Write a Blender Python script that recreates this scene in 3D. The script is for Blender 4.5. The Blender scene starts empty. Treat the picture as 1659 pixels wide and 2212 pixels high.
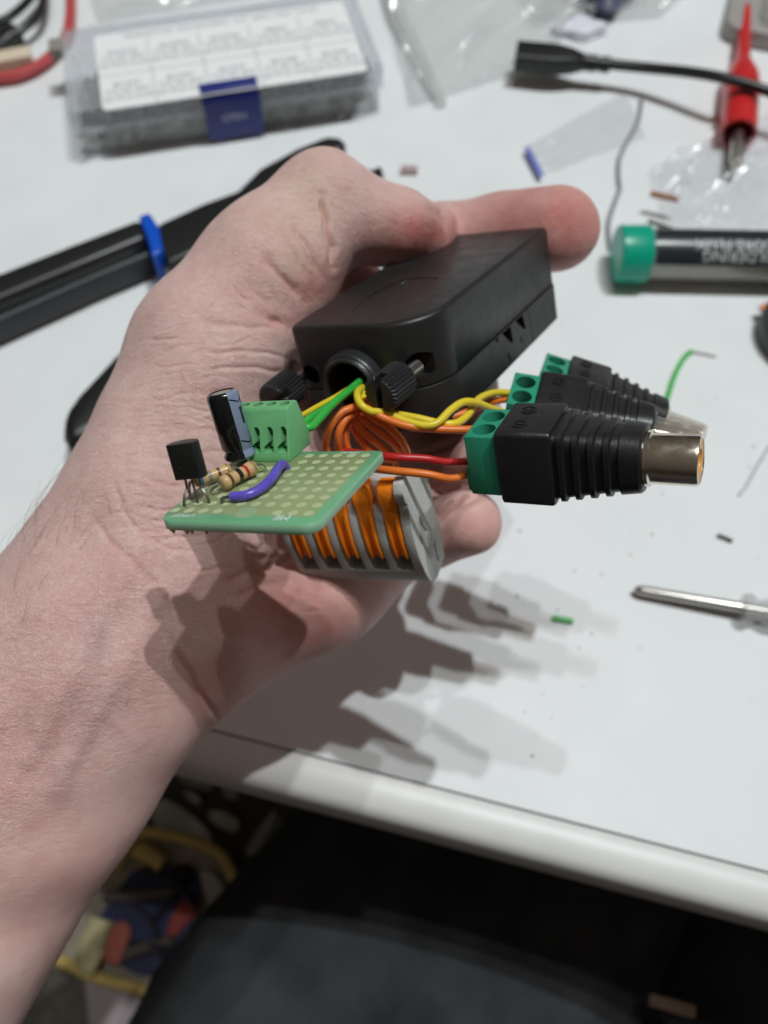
import bpy, bmesh, math, random
import numpy as np
from mathutils import Vector, Matrix

# ------------------------------------------------------------------ camera, lamps, world (units are centimetres)
random.seed(7)
SC = bpy.context.scene
COL = SC.collection
TILT = math.radians(28.0)
CAM_H = 24.5
FPX, CX, CY = 1750.0, 829.5, 1106.0
cam_data = bpy.data.cameras.new("camera")
cam = bpy.data.objects.new("camera", cam_data)
COL.objects.link(cam)
cam.location = (0, 0, CAM_H)
cam.rotation_euler = (TILT, 0, 0)
cam_data.sensor_fit = 'VERTICAL'
cam_data.sensor_height = 36.0
cam_data.lens = 36.0 * FPX / 2212.0
cam_data.clip_start = 0.5
cam_data.clip_end = 3000
cam_data.dof.use_dof = True
cam_data.dof.focus_distance = 13.4
cam_data.dof.aperture_fstop = cam_data.lens * 1e-3 / (2 * 0.098)
SC.camera = cam
MC = Matrix.Translation((0, 0, CAM_H)) @ Matrix.Rotation(TILT, 4, 'X')

world = bpy.data.worlds.new("World")
SC.world = world
world.use_nodes = True
wn = world.node_tree
bg = wn.nodes["Background"]
bg.inputs[0].default_value = (0.95, 0.86, 0.78, 1)
bg.inputs[1].default_value = 1.0
# a dim room: warm pale ceiling above, darker walls and floor below
wtc = wn.nodes.new("ShaderNodeTexCoord")
wsp = wn.nodes.new("ShaderNodeSeparateXYZ")
wn.links.new(wtc.outputs["Generated"], wsp.inputs[0])
wrp = wn.nodes.new("ShaderNodeValToRGB")
wn.links.new(wsp.outputs[2], wrp.inputs[0])
wrp.color_ramp.elements[0].position = 0.0; wrp.color_ramp.elements[0].color = (.022, .018, .0145, 1)
wrp.color_ramp.elements[1].position = 1.0; wrp.color_ramp.elements[1].color = (.40, .36, .31, 1)
for p_, c_ in ((.15, (.05, .042, .035, 1)), (.55, (.085, .073, .062, 1)), (.955, (.125, .109, .093, 1))):
    e_ = wrp.color_ramp.elements.new(p_); e_.color = c_
wn.links.new(wrp.outputs[0], bg.inputs[0])

SC.view_settings.view_transform = 'Standard'
SC.view_settings.look = 'None'
SC.view_settings.exposure = 0
SC.view_settings.gamma = 1
SC.view_settings.use_curve_mapping = False
SC.cycles.use_denoising = True
SC.cycles.max_bounces = 8
SC.cycles.transparent_max_bounces = 16
SC.cycles.caustics_reflective = False
SC.cycles.caustics_refractive = False

def lamp(name, off, power, radius, color):
    """one bulb of the ceiling lamp, given by the shift of its shadow per 13.6 cm of height"""
    H = 300.0
    base = Vector((5.0, 6.7, 13.6))
    d = Vector((-off[0] / 13.6, -off[1] / 13.6, 1.0))
    ld = bpy.data.lights.new(name, 'POINT')
    ld.energy = power
    ld.color = color
    ld.shadow_soft_size = radius
    lo = bpy.data.objects.new(name, ld)
    lo.location = base + d * (H - 13.6)
    COL.objects.link(lo)
    return lo
LC = (0.95, 1.0, 1.0)
PW = 3300000.0
lamp("ceiling_bulb", (-3.80, -2.35), PW * 0.50, 2.5, LC)
lamp("ceiling_bulb", (-2.15, -2.15), PW * 0.25, 2.5, LC)
lamp("ceiling_bulb", (0.20, -2.05), PW * 0.145, 2.5, LC)

# ------------------------------------------------------------------ helpers
def P(px, py, d):
    """photo pixel (of 1659 x 2212) and distance along the lens axis -> camera space"""
    return Vector(((px - CX) / FPX * d, (CY - py) / FPX * d, -d))
def W(px, py, d):
    return MC @ P(px, py, d)
def T(px, py, z=0.0):
    """where the sight line of a photo pixel meets the level z"""
    d = MC.to_3x3() @ P(px, py, 1.0)
    s = (z - CAM_H) / d.z
    return Vector((0, 0, CAM_H)) + d * s

def pose(t, x, y):
    """camera-space frame -> world matrix"""
    x = Vector(x).normalized(); y = Vector(y); y = (y - x * x.dot(y)).normalized(); z = x.cross(y)
    m = Matrix(((x.x, y.x, z.x, t[0]), (x.y, y.y, z.y, t[1]), (x.z, y.z, z.z, t[2]), (0, 0, 0, 1)))
    return MC @ m
def frame(o, x, z=(0, 0, 1)):
    """world frame at o with x axis along x and z axis near z"""
    x = Vector(x).normalized(); z = Vector(z); z = (z - x * x.dot(z)).normalized(); y = z.cross(x)
    return Matrix(((x.x, y.x, z.x, o[0]), (x.y, y.y, z.y, o[1]), (x.z, y.z, z.z, o[2]), (0, 0, 0, 1)))

def tag(o, label=None, cat=None, group=None, kind=None):
    if label: o["label"] = label
    if cat: o["category"] = cat
    if group: o["group"] = group
    if kind: o["kind"] = kind
    return o
def empty(name, M, label, cat, group=None):
    o = bpy.data.objects.new(name, None)
    o.empty_display_size = 0.5
    COL.objects.link(o)
    o.matrix_world = M
    return tag(o, label, cat, group)
def copy_tree(o, parent=None, M=None):
    c = o.copy()
    COL.objects.link(c)
    if parent is not None:
        c.parent = parent
    for ch in list(o.children):
        copy_tree(ch, c)
    if M is not None:
        c.matrix_world = M
    return c

class G:
    def __init__(self):
        self.v = []; self.f = []; self.m = []; self.s = []
    def add(self, vs, fs, mi=0, smooth=False, M=None):
        b = len(self.v)
        for p in vs:
            p = Vector(p)
            self.v.append(M @ p if M is not None else p)
        for i, f in enumerate(fs):
            self.f.append([b + k for k in f])
            self.m.append(mi[i] if isinstance(mi, list) else mi)
            self.s.append(smooth)
        return self
    def bm(self, bm, mi=0, smooth=False, M=None):
        bm.verts.index_update()
        self.add([v.co.copy() for v in bm.verts], [[v.index for v in f.verts] for f in bm.faces], mi, smooth, M)
        bm.free()
        return self
    def box(self, c, s, bev=0.0, mi=0, M=None, seg=2, smooth=None):
        b = bmesh.new()
        bmesh.ops.create_cube(b, size=1.0)
        for v in b.verts:
            v.co = Vector((v.co.x * s[0] + c[0], v.co.y * s[1] + c[1], v.co.z * s[2] + c[2]))
        if bev > 0:
            bmesh.ops.bevel(b, geom=list(b.edges), offset=bev, segments=seg, affect='EDGES', profile=0.5)
        return self.bm(b, mi, bev > 0 if smooth is None else smooth, M)
    def prism(self, pts, h0, h1, axis='z', bev=0.0, mi=0, M=None, seg=2):
        """polygon (list of 2D) swept along an axis; axis x: pts are (y,z), y: (x,z), z: (x,y)"""
        b = bmesh.new()
        def q(p, h):
            return {'x': (h, p[0], p[1]), 'y': (p[0], h, p[1]), 'z': (p[0], p[1], h)}[axis]
        lo = [b.verts.new(q(p, h0)) for p in pts]
        hi = [b.verts.new(q(p, h1)) for p in pts]
        n = len(pts)
        b.faces.new(lo); b.faces.new(hi)
        for i in range(n):
            b.faces.new((lo[i], lo[(i + 1) % n], hi[(i + 1) % n], hi[i]))
        bmesh.ops.recalc_face_normals(b, faces=list(b.faces))
        if bev > 0:
            bmesh.ops.bevel(b, geom=list(b.edges), offset=bev, segments=seg, affect='EDGES', profile=0.5)
        return self.bm(b, mi, bev > 0, M)
    def lathe(self, prof, n=32, mi=0, M=None, a0=0.0, a1=2 * math.pi, mifun=None, cap=True, smooth=True):
        """prof: list of (r, z) turned about z"""
        full = abs(a1 - a0 - 2 * math.pi) < 1e-6
        k = n if full else n + 1
        vs = []; fs = []; ms = []
        for r, z in prof:
            for i in range(k):
                a = a0 + (a1 - a0) * i / n
                vs.append((r * math.cos(a), r * math.sin(a), z))
        for j in range(len(prof) - 1):
            for i in range(n):
                i2 = (i + 1) % k if full else i + 1
                fs.append((j * k + i, j * k + i2, (j + 1) * k + i2, (j + 1) * k + i))
                ms.append(mifun(j, i) if mifun else mi)
        if cap and full:
            if prof[0][0] > 1e-5:
                fs.append(tuple(reversed(range(k)))); ms.append(mifun(-1, 0) if mifun else mi)
            if prof[-1][0] > 1e-5:
                fs.append(tuple((len(prof) - 1) * k + i for i in range(k))); ms.append(mifun(len(prof), 0) if mifun else mi)
        return self.add(vs, fs, ms, smooth, M)
    def tube(self, pts, r, n=12, mi=0, caps=True, sub=8, spline=True, smooth=True):
        pts = [Vector(p) for p in pts]
        rad = r if isinstance(r, (list, tuple)) else [r] * len(pts)
        if spline and len(pts) > 2:
            out = []; ro = []
            for i in range(len(pts) - 1):
                p0 = pts[max(i - 1, 0)]; p1 = pts[i]; p2 = pts[i + 1]; p3 = pts[min(i + 2, len(pts) - 1)]
                for k in range(sub):
                    t = k / sub
                    out.append(0.5 * ((2 * p1) + (p2 - p0) * t + (2 * p0 - 5 * p1 + 4 * p2 - p3) * t * t + (3 * p1 - p0 - 3 * p2 + p3) * t ** 3))
                    ro.append(rad[i] * (1 - t) + rad[i + 1] * t)
            out.append(pts[-1]); ro.append(rad[-1])
            pts, rad = out, ro
        vs = []; fs = []
        tan = [(pts[min(i + 1, len(pts) - 1)] - pts[max(i - 1, 0)]).normalized() for i in range(len(pts))]
        nrm = tan[0].orthogonal().normalized()
        for i, p in enumerate(pts):
            nrm = (nrm - tan[i] * tan[i].dot(nrm)).normalized()
            bi = tan[i].cross(nrm)
            for k in range(n):
                a = 2 * math.pi * k / n
                vs.append(p + (nrm * math.cos(a) + bi * math.sin(a)) * rad[i])
        for i in range(len(pts) - 1):
            for k in range(n):
                fs.append((i * n + k, i * n + (k + 1) % n, (i + 1) * n + (k + 1) % n, (i + 1) * n + k))
        if caps:
            fs.append(tuple(reversed(range(n)))); fs.append(tuple((len(pts) - 1) * n + k for k in range(n)))
        return self.add(vs, fs, mi, smooth)
    def loft(self, rings, mi=0, smooth=True, caps=True, M=None):
        n = len(rings[0]); vs = [p for r in rings for p in r]; fs = []
        for j in range(len(rings) - 1):
            for i in range(n):
                fs.append((j * n + i, j * n + (i + 1) % n, (j + 1) * n + (i + 1) % n, (j + 1) * n + i))
        if caps:
            fs.append(tuple(reversed(range(n)))); fs.append(tuple((len(rings) - 1) * n + i for i in range(n)))
        return self.add(vs, fs, mi, smooth, M)
    def build(self, name, mats, parent=None, M=None, sharp=35.0):
        me = bpy.data.meshes.new(name)
        me.from_pydata([tuple(p) for p in self.v], [], self.f)
        b = bmesh.new(); b.from_mesh(me)
        bmesh.ops.recalc_face_normals(b, faces=list(b.faces))
        b.to_mesh(me); b.free()
        if not isinstance(mats, (list, tuple)):
            mats = [mats]
        for m in mats:
            me.materials.append(m)
        me.polygons.foreach_set("material_index", self.m)
        me.polygons.foreach_set("use_smooth", self.s)
        if any(self.s):
            me.set_sharp_from_angle(angle=math.radians(sharp))
        me.update()
        o = bpy.data.objects.new(name, me)
        COL.objects.link(o)
        if parent is not None:
            o.parent = parent
        if M is not None:
            o.matrix_local = M
        return o

def carve(o, cutter_geo, bev=0.0, own=False):
    """boolean difference, baked; then an optional small bevel of the sharp edges"""
    c = cutter_geo.build("cutter", [], None)
    bpy.context.view_layer.update()
    c.matrix_world = o.matrix_world.copy()
    md = o.modifiers.new("cut", 'BOOLEAN')
    md.operation = 'DIFFERENCE'; md.object = c; md.solver = 'EXACT'; md.use_self = own
    if bev > 0:
        bv = o.modifiers.new("bevel", 'BEVEL'); bv.width = bev; bv.segments = 2; bv.limit_method = 'ANGLE'; bv.angle_limit = math.radians(28)
    bpy.context.view_layer.update()
    dg = bpy.context.evaluated_depsgraph_get()
    me = bpy.data.meshes.new_from_object(o.evaluated_get(dg))
    o.modifiers.clear()
    old = o.data
    o.data = me
    bpy.data.meshes.remove(old)
    if bev > 0:
        me.polygons.foreach_set("use_smooth", [True] * len(me.polygons))
        me.set_sharp_from_angle(angle=math.radians(38))
    cm = c.data
    bpy.data.objects.remove(c)
    bpy.data.meshes.remove(cm)
    return o

def text_geo(g, s, size, M, mi=0, depth=0.0, align='CENTER'):
    cu = bpy.data.curves.new("lettering", 'FONT')
    cu.body = s; cu.size = size; cu.align_x = align; cu.align_y = 'CENTER'; cu.extrude = depth
    cu.resolution_u = 2
    o = bpy.data.objects.new("lettering", cu)
    COL.objects.link(o)
    bpy.context.view_layer.update()
    me = bpy.data.meshes.new_from_object(o.evaluated_get(bpy.context.evaluated_depsgraph_get()))
    g.add([v.co.copy() for v in me.vertices], [list(p.vertices) for p in me.polygons], mi, False, M)
    bpy.data.objects.remove(o); bpy.data.curves.remove(cu); bpy.data.meshes.remove(me)

def rrect(hx, hy, r, n=6):
    """rounded rectangle outline, counter-clockwise"""
    out = []
    r = min(r, hx, hy)
    for cx_, cy_, a in ((hx - r, hy - r, 0), (-hx + r, hy - r, 90), (-hx + r, -hy + r, 180), (hx - r, -hy + r, 270)):
        for k in range(n + 1):
            t = math.radians(a + 90 * k / n)
            out.append((cx_ + r * math.cos(t), cy_ + r * math.sin(t)))
    return out

# ------------------------------------------------------------------ materials
def mat(name, col, rough=0.5, metal=0.0, bump=0.0, bscale=30.0, var=0.0, vscale=6.0, spec=0.5, coat=0.0, sss=0.0, sssr=(1, .4, .2), trans=0.0, ior=1.5, rvar=0.0, detail=4.0):
    m = bpy.data.materials.new(name)
    m.use_nodes = True
    nt = m.node_tree; N = nt.nodes; L = nt.links
    b = N["Principled BSDF"]
    b.inputs["Base Color"].default_value = (*col, 1)
    b.inputs["Roughness"].default_value = rough
    b.inputs["Metallic"].default_value = metal
    b.inputs["Specular IOR Level"].default_value = spec
    b.inputs["Coat Weight"].default_value = coat
    b.inputs["Coat Roughness"].default_value = 0.15
    b.inputs["IOR"].default_value = ior
    b.inputs["Transmission Weight"].default_value = trans
    if sss > 0:
        b.inputs["Subsurface Weight"].default_value = sss
        b.inputs["Subsurface Radius"].default_value = sssr
        b.inputs["Subsurface Scale"].default_value = 0.1
    tc = N.new("ShaderNodeTexCoord")
    if var > 0 or rvar > 0:
        nz = N.new("ShaderNodeTexNoise"); nz.inputs["Scale"].default_value = vscale; nz.inputs["Detail"].default_value = detail
        L.new(tc.outputs["Object"], nz.inputs["Vector"])
        if var > 0:
            mr = N.new("ShaderNodeMapRange")
            mr.inputs[1].default_value = 0.3; mr.inputs[2].default_value = 0.7
            mr.inputs[3].default_value = 1 - var; mr.inputs[4].default_value = 1 + var
            L.new(nz.outputs["Fac"], mr.inputs[0])
            mx = N.new("ShaderNodeVectorMath"); mx.operation = 'SCALE'
            mx.inputs[0].default_value = col
            L.new(mr.outputs[0], mx.inputs["Scale"])
            L.new(mx.outputs[0], b.inputs["Base Color"])
        if rvar > 0:
            mr2 = N.new("ShaderNodeMapRange")
            mr2.inputs[1].default_value = 0.3; mr2.inputs[2].default_value = 0.7
            mr2.inputs[3].default_value = max(rough - rvar, 0.02); mr2.inputs[4].default_value = min(rough + rvar, 1)
            L.new(nz.outputs["Fac"], mr2.inputs[0]); L.new(mr2.outputs[0], b.inputs["Roughness"])
    if bump > 0:
        n2 = N.new("ShaderNodeTexNoise"); n2.inputs["Scale"].default_value = bscale; n2.inputs["Detail"].default_value = 3
        L.new(tc.outputs["Object"], n2.inputs["Vector"])
        bp = N.new("ShaderNodeBump"); bp.inputs["Strength"].default_value = bump; bp.inputs["Distance"].default_value = 0.02
        L.new(n2.outputs["Fac"], bp.inputs["Height"]); L.new(bp.outputs[0], b.inputs["Normal"])
    return m
def clear_mat(name, col, alpha, rough=0.12, white=0.5, bump=0.0, bscale=1.0, gloss=0.25):
    """thin clear or milky plastic: see-through, a little milk, a glossy skin"""
    m = bpy.data.materials.new(name)
    m.use_nodes = True
    nt = m.node_tree; N = nt.nodes; L = nt.links
    N.remove(N["Principled BSDF"]); out = N["Material Output"]
    tr = N.new("ShaderNodeBsdfTransparent"); tr.inputs[0].default_value = (*col, 1)
    df = N.new("ShaderNodeBsdfDiffuse"); df.inputs[0].default_value = (*[c * white for c in col], 1)
    gl = N.new("ShaderNodeBsdfAnisotropic"); gl.inputs["Color"].default_value = (1, 1, 1, 1); gl.inputs["Roughness"].default_value = rough
    m1 = N.new("ShaderNodeMixShader"); m1.inputs[0].default_value = alpha
    L.new(tr.outputs[0], m1.inputs[1]); L.new(df.outputs[0], m1.inputs[2])
    fr = N.new("ShaderNodeLayerWeight"); fr.inputs[0].default_value = 0.5
    pw = N.new("ShaderNodeMath"); pw.operation = 'POWER'; pw.inputs[1].default_value = 4.0
    L.new(fr.outputs["Facing"], pw.inputs[0])
    ml = N.new("ShaderNodeMath"); ml.operation = 'MULTIPLY_ADD'; ml.inputs[1].default_value = 0.35; ml.inputs[2].default_value = 0.02 + gloss * 0.05
    L.new(pw.outputs[0], ml.inputs[0])
    m2 = N.new("ShaderNodeMixShader"); L.new(ml.outputs[0], m2.inputs[0])
    L.new(m1.outputs[0], m2.inputs[1]); L.new(gl.outputs[0], m2.inputs[2])
    L.new(m2.outputs[0], out.inputs[0])
    if bump > 0:
        tc = N.new("ShaderNodeTexCoord"); nz = N.new("ShaderNodeTexNoise"); nz.inputs["Scale"].default_value = bscale
        L.new(tc.outputs["Object"], nz.inputs["Vector"])
        bp = N.new("ShaderNodeBump"); bp.inputs["Strength"].default_value = bump; bp.inputs["Distance"].default_value = 0.1
        L.new(nz.outputs["Fac"], bp.inputs["Height"]); L.new(bp.outputs[0], gl.inputs["Normal"]); L.new(bp.outputs[0], fr.inputs["Normal"])
    return m

M_ = {}
M_['desk'] = mat("white_laminate", (.78, .80, .815), .5, spec=.3, var=.025, vscale=.35, bump=.03, bscale=9, rvar=.08)
M_['edge'] = mat("white_edging", (.74, .74, .73), .42, var=.03, vscale=.8)
M_['groove'] = mat("groove_grey", (.30, .29, .27), .8)  # plain darker grey for the narrow line behind the edging strip
M_['floor'] = mat("dark_floor", (.09, .075, .06), .7, var=.3, vscale=.08)
M_['case'] = mat("black_abs", (.019, .0178, .0182), .42, bump=.10, bscale=26, rvar=.06, vscale=2.5)
M_['knob'] = mat("black_nylon", (.016, .016, .018), .5, bump=.35, bscale=22)
M_['boot'] = mat("black_rubber", (.017, .016, .017), .42, bump=.22, bscale=16, rvar=.08, vscale=3)
M_['steel'] = mat("steel", (.55, .53, .50), .28, metal=1, bump=.05, bscale=30)
M_['nickel'] = mat("nickel_plate", (.80, .74, .64), .2, metal=1, bump=.06, bscale=7, rvar=.07, vscale=5)
M_['brass'] = mat("tinned_wire", (.62, .60, .55), .3, metal=1)
M_['lead'] = mat("dull_lead", (.20, .19, .17), .4, metal=.9)
M_['amber'] = mat("amber_insulator", (.75, .36, .06), .35)
M_['tgreen'] = mat("green_terminal", (.030, .31, .19), .42, var=.06, vscale=4, bump=.04, bscale=20)
M_['pgreen'] = mat("pale_green_terminal", (.16, .46, .20), .45, var=.05, vscale=5, bump=.06, bscale=18)
M_['orange'] = mat("orange_pvc", (.80, .19, .028), .38, var=.08, vscale=3, bump=.04, bscale=10)
M_['lever'] = mat("orange_lever", (.93, .245, .012), .33, var=.05, vscale=4, sss=.15)
M_['yellow'] = mat("yellow_pvc", (.80, .62, .035), .36, var=.05, vscale=3)
M_['green'] = mat("green_pvc", (.040, .46, .065), .36, var=.07, vscale=3)
M_['red'] = mat("red_pvc", (.50, .020, .022), .36, var=.07, vscale=3)
M_['violet'] = mat("violet_pvc", (.125, .085, .55), .27, var=.12, vscale=4)
M_['grey'] = mat("grey_polyamide", (.53, .53, .505), .5, var=.05, vscale=3, bump=.08, bscale=14)
M_['dark'] = mat("recess_shade", (.012, .011, .010), .8)  # near-black colour standing in for shade inside openings and gaps
M_['sleeve'] = mat("black_sleeve", (.008, .008, .009), .13, rvar=.05, vscale=5)
M_['stripe'] = mat("blue_grey_stripe", (.22, .27, .40), .3, var=.06, vscale=7)
M_['alu'] = mat("aluminium_top", (.62, .58, .52), .42, metal=.85)
M_['epoxy'] = mat("black_epoxy", (.012, .012, .012), .42, bump=.12, bscale=25)
M_['tan'] = mat("tan_lacquer", (.60, .40, .20), .3, var=.08, vscale=9)
M_['bblue'] = mat("blue_band", (.02, .13, .38), .35)
M_['bgrey'] = mat("grey_band", (.25, .22, .20), .4)
M_['bbrown'] = mat("brown_band", (.13, .05, .02), .35)
M_['bblack'] = mat("black_band", (.015, .014, .013), .35)
M_['bred'] = mat("red_band", (.45, .02, .02), .35)
M_['bgold'] = mat("gold_band", (.55, .40, .16), .3, metal=.5)
M_['silk'] = mat("white_ink", (.85, .90, .86), .5)
M_['pad'] = mat("pad_fill", (.50, .58, .33), .4, var=.1, vscale=12)
M_['solder'] = mat("solder", (.50, .48, .44), .3, metal=1)

# ------------------------------------------------------------------ floor and desk
g = G(); g.add([(-400, -300, -72), (400, -300, -72), (400, 500, -72), (-400, 500, -72)], [(0, 1, 2, 3)])
tag(g.build("floor", M_['floor']), "dark floor far below the desk", "floor", kind="structure")

E0 = T(768, 1654); E1 = T(1659, 1882)
edir = (E1 - E0).normalized()
DM = frame(E0, edir)                 # x along the front edge, y into the desk
desk = empty("desk", DM, "white laminate desk with a grooved rounded front edging strip", "desk")
g = G(); g.box((20, 61.0, -1.4), (260, 122.0, 2.8), 0.0)
g.build("tabletop", M_['desk'], desk)
prof = [(-.06, -.03), (-.10, 0.0), (-.55, -.015), (-.95, -.10), (-1.16, -.32), (-1.26, -.65), (-1.26, -2.3), (-1.16, -2.62), (-.9, -2.8), (-.06, -2.8)]
g = G(); g.prism([(y, z) for y, z in prof], -110, 150, 'x')
for i in range(len(g.s)): g.s[i] = True
g.build("edging_strip", M_['edge'], desk, sharp=50)
g = G(); g.box((20, -.03, -1.5), (260, .055, 2.5))
g.build("groove", M_['groove'], desk)

# ------------------------------------------------------------------ the person: forearm and hand (one mesh), trousers
def sd_build():
    h = 0.07
    lo = np.array([-13.5, -15.5, -25.6]); hi = np.array([6.3, 9.6, -13.0])
    n = np.ceil((hi - lo) / h).astype(int)
    X = (lo[0] + h * np.arange(n[0])).astype(np.float32)
    Y = (lo[1] + h * np.arange(n[1])).astype(np.float32)
    Z = (lo[2] + h * np.arange(n[2])).astype(np.float32)
    D = np.full(tuple(n), 9.0, np.float32)
    def put(A, ra, B, rb, k):
        a = np.array(P(*A)); b = np.array(P(*B)); rm = max(ra, rb) + k + 0.4
        mn = np.minimum(a, b) - rm; mx = np.maximum(a, b) + rm
        i0 = np.clip(((mn - lo) / h).astype(int), 0, n - 1); i1 = np.clip(((mx - lo) / h).astype(int) + 2, 1, n)
        sl = tuple(slice(i0[q], i1[q]) for q in range(3))
        x = X[sl[0]][:, None, None]; y = Y[sl[1]][None, :, None]; z = Z[sl[2]][None, None, :]
        ab = b - a; l2 = float(ab @ ab) + 1e-9
        t = ((x - a[0]) * ab[0] + (y - a[1]) * ab[1] + (z - a[2]) * ab[2]) / l2
        t = np.clip(t, 0, 1)
        dx = x - (a[0] + ab[0] * t); dy = y - (a[1] + ab[1] * t); dz = z - (a[2] + ab[2] * t)
        d = np.sqrt(dx * dx + dy * dy + dz * dz) - (ra + (rb - ra) * t)
        o = D[sl]
        hh = np.clip(0.5 + 0.5 * (o - d) / k, 0, 1)
        D[sl] = o * (1 - hh) + d * hh - k * hh * (1 - hh)
    for seg in HAND:
        put(*seg)
    # surface nets
    S = D < 0
    c = np.zeros(tuple(n - 1), np.int8)
    for a in (0, 1):
        for b in (0, 1):
            for e in (0, 1):
                c += S[a:n[0] - 1 + a, b:n[1] - 1 + b, e:n[2] - 1 + e]
    act = np.argwhere((c > 0) & (c < 8))
    idx = np.full(tuple(n - 1), -1, np.int32)
    idx[act[:, 0], act[:, 1], act[:, 2]] = np.arange(len(act))
    acc = np.zeros((len(act), 3)); cnt = np.zeros(len(act))
    corners = [(a, b, e) for a in (0, 1) for b in (0, 1) for e in (0, 1)]
    for p in corners:
        for ax in range(3):
            if p[ax] == 0:
                q = list(p); q[ax] = 1
                d0 = D[act[:, 0] + p[0], act[:, 1] + p[1], act[:, 2] + p[2]]
                d1 = D[act[:, 0] + q[0], act[:, 1] + q[1], act[:, 2] + q[2]]
                m = (d0 < 0) != (d1 < 0)
                t = np.where(m, d0 / np.where(m, d0 - d1, 1), 0)
                pt = np.array(p, float)[None, :].repeat(len(act), 0); pt[:, ax] += t
                acc[m] += pt[m]; cnt[m] += 1
    V = lo + h * (act + acc / cnt[:, None])
    F = []
    for ax in range(3):
        u, w = [(1, 2), (2, 0), (0, 1)][ax]
        sh = [slice(None)] * 3; s2 = [slice(None)] * 3
        sh[ax] = slice(0, n[ax] - 1); s2[ax] = slice(1, n[ax])
        e = S[tuple(sh)] != S[tuple(s2)]
        pos = np.argwhere(e)
        pos = pos[(pos[:, u] > 0) & (pos[:, w] > 0) & (pos[:, u] < n[u] - 1) & (pos[:, w] < n[w] - 1)]
        ins = S[pos[:, 0], pos[:, 1], pos[:, 2]]
        def at(du, dw):
            r = pos.copy(); r[:, u] += du; r[:, w] += dw
            return idx[r[:, 0], r[:, 1], r[:, 2]]
        q = np.stack([at(-1, -1), at(0, -1), at(0, 0), at(-1, 0)], 1)
        q[~ins] = q[~ins][:, ::-1]
        F.append(q)
    F = np.concatenate(F)
    F = F[(F >= 0).all(1)]
    return V, F

HAND = [
    # forearm
    ((303, 1140, 17.6), 1.95, (168, 1405, 17.2), 2.28, .8),
    ((168, 1405, 17.2), 2.28, (-340, 1910, 16.6), 2.8, .8),
    ((392, 1345, 17.6), 1.85, (112, 1690, 17.1), 1.95, .8),
    ((112, 1690, 17.1), 1.95, (-365, 2390, 16.4), 2.55, .8),
    ((345, 1245, 17.3), 1.75, (5, 1690, 16.7), 2.2, .8),
    # heel of the hand, wrist to palm
    ((345, 1030, 17.6), 1.75, (455, 775, 18.05), 1.72, .7),
    ((455, 775, 18.05), 1.72, (570, 600, 18.35), 1.5, .6),
    ((570, 600, 18.35), 1.5, (700, 455, 18.8), 1.26, .6),
    ((420, 1385, 17.95), 1.62, (690, 1245, 19.1), 1.58, .7),
    ((690, 1245, 19.1), 1.58, (828, 1150, 19.8), 1.38, .6),
    ((390, 1150, 18.0), 1.75, (640, 960, 19.5), 1.5, .9),
    ((640, 960, 19.5), 1.5, (830, 880, 20.5), 1.25, .8),
    ((500, 850, 19.0), 1.4, (770, 700, 20.9), 1.15, .7),
    ((640, 700, 20.0), 1.1, (760, 640, 21.0), 1.0, .6),
    # thumb
    ((700, 455, 18.8), 1.26, (850, 490, 19.4), .93, .25),
    ((850, 490, 19.4), .93, (912, 513, 20.1), .80, .15),
    ((912, 513, 20.1), .72, (955, 512, 21.7), .80, .12),
    ((955, 514, 21.7), .88, (1075, 512, 21.3), 1.02, .12),
    ((1075, 512, 21.3), 1.02, (1204, 494, 20.2), 1.04, .3),
    # index
    ((790, 690, 21.0), 1.0, (900, 745, 22.0), .85, .35),
    ((900, 745, 22.0), .85, (1012, 838, 20.4), .76, .25),
    # middle
    ((830, 850, 20.9), 1.0, (950, 885, 21.2), .84, .3),
    ((950, 885, 21.2), .84, (1018, 900, 19.9), .78, .2),
    # ring
    ((840, 985, 20.5), 1.0, (950, 1010, 20.5), .84, .3),
    ((950, 1010, 20.5), .84, (1030, 990, 19.2), .77, .2),
    # little finger
    ((845, 1125, 19.9), 1.05, (930, 1155, 19.9), .82, .35),
    ((930, 1155, 19.9), .82, (1012, 1128, 18.9), .78, .2),
]
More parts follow.
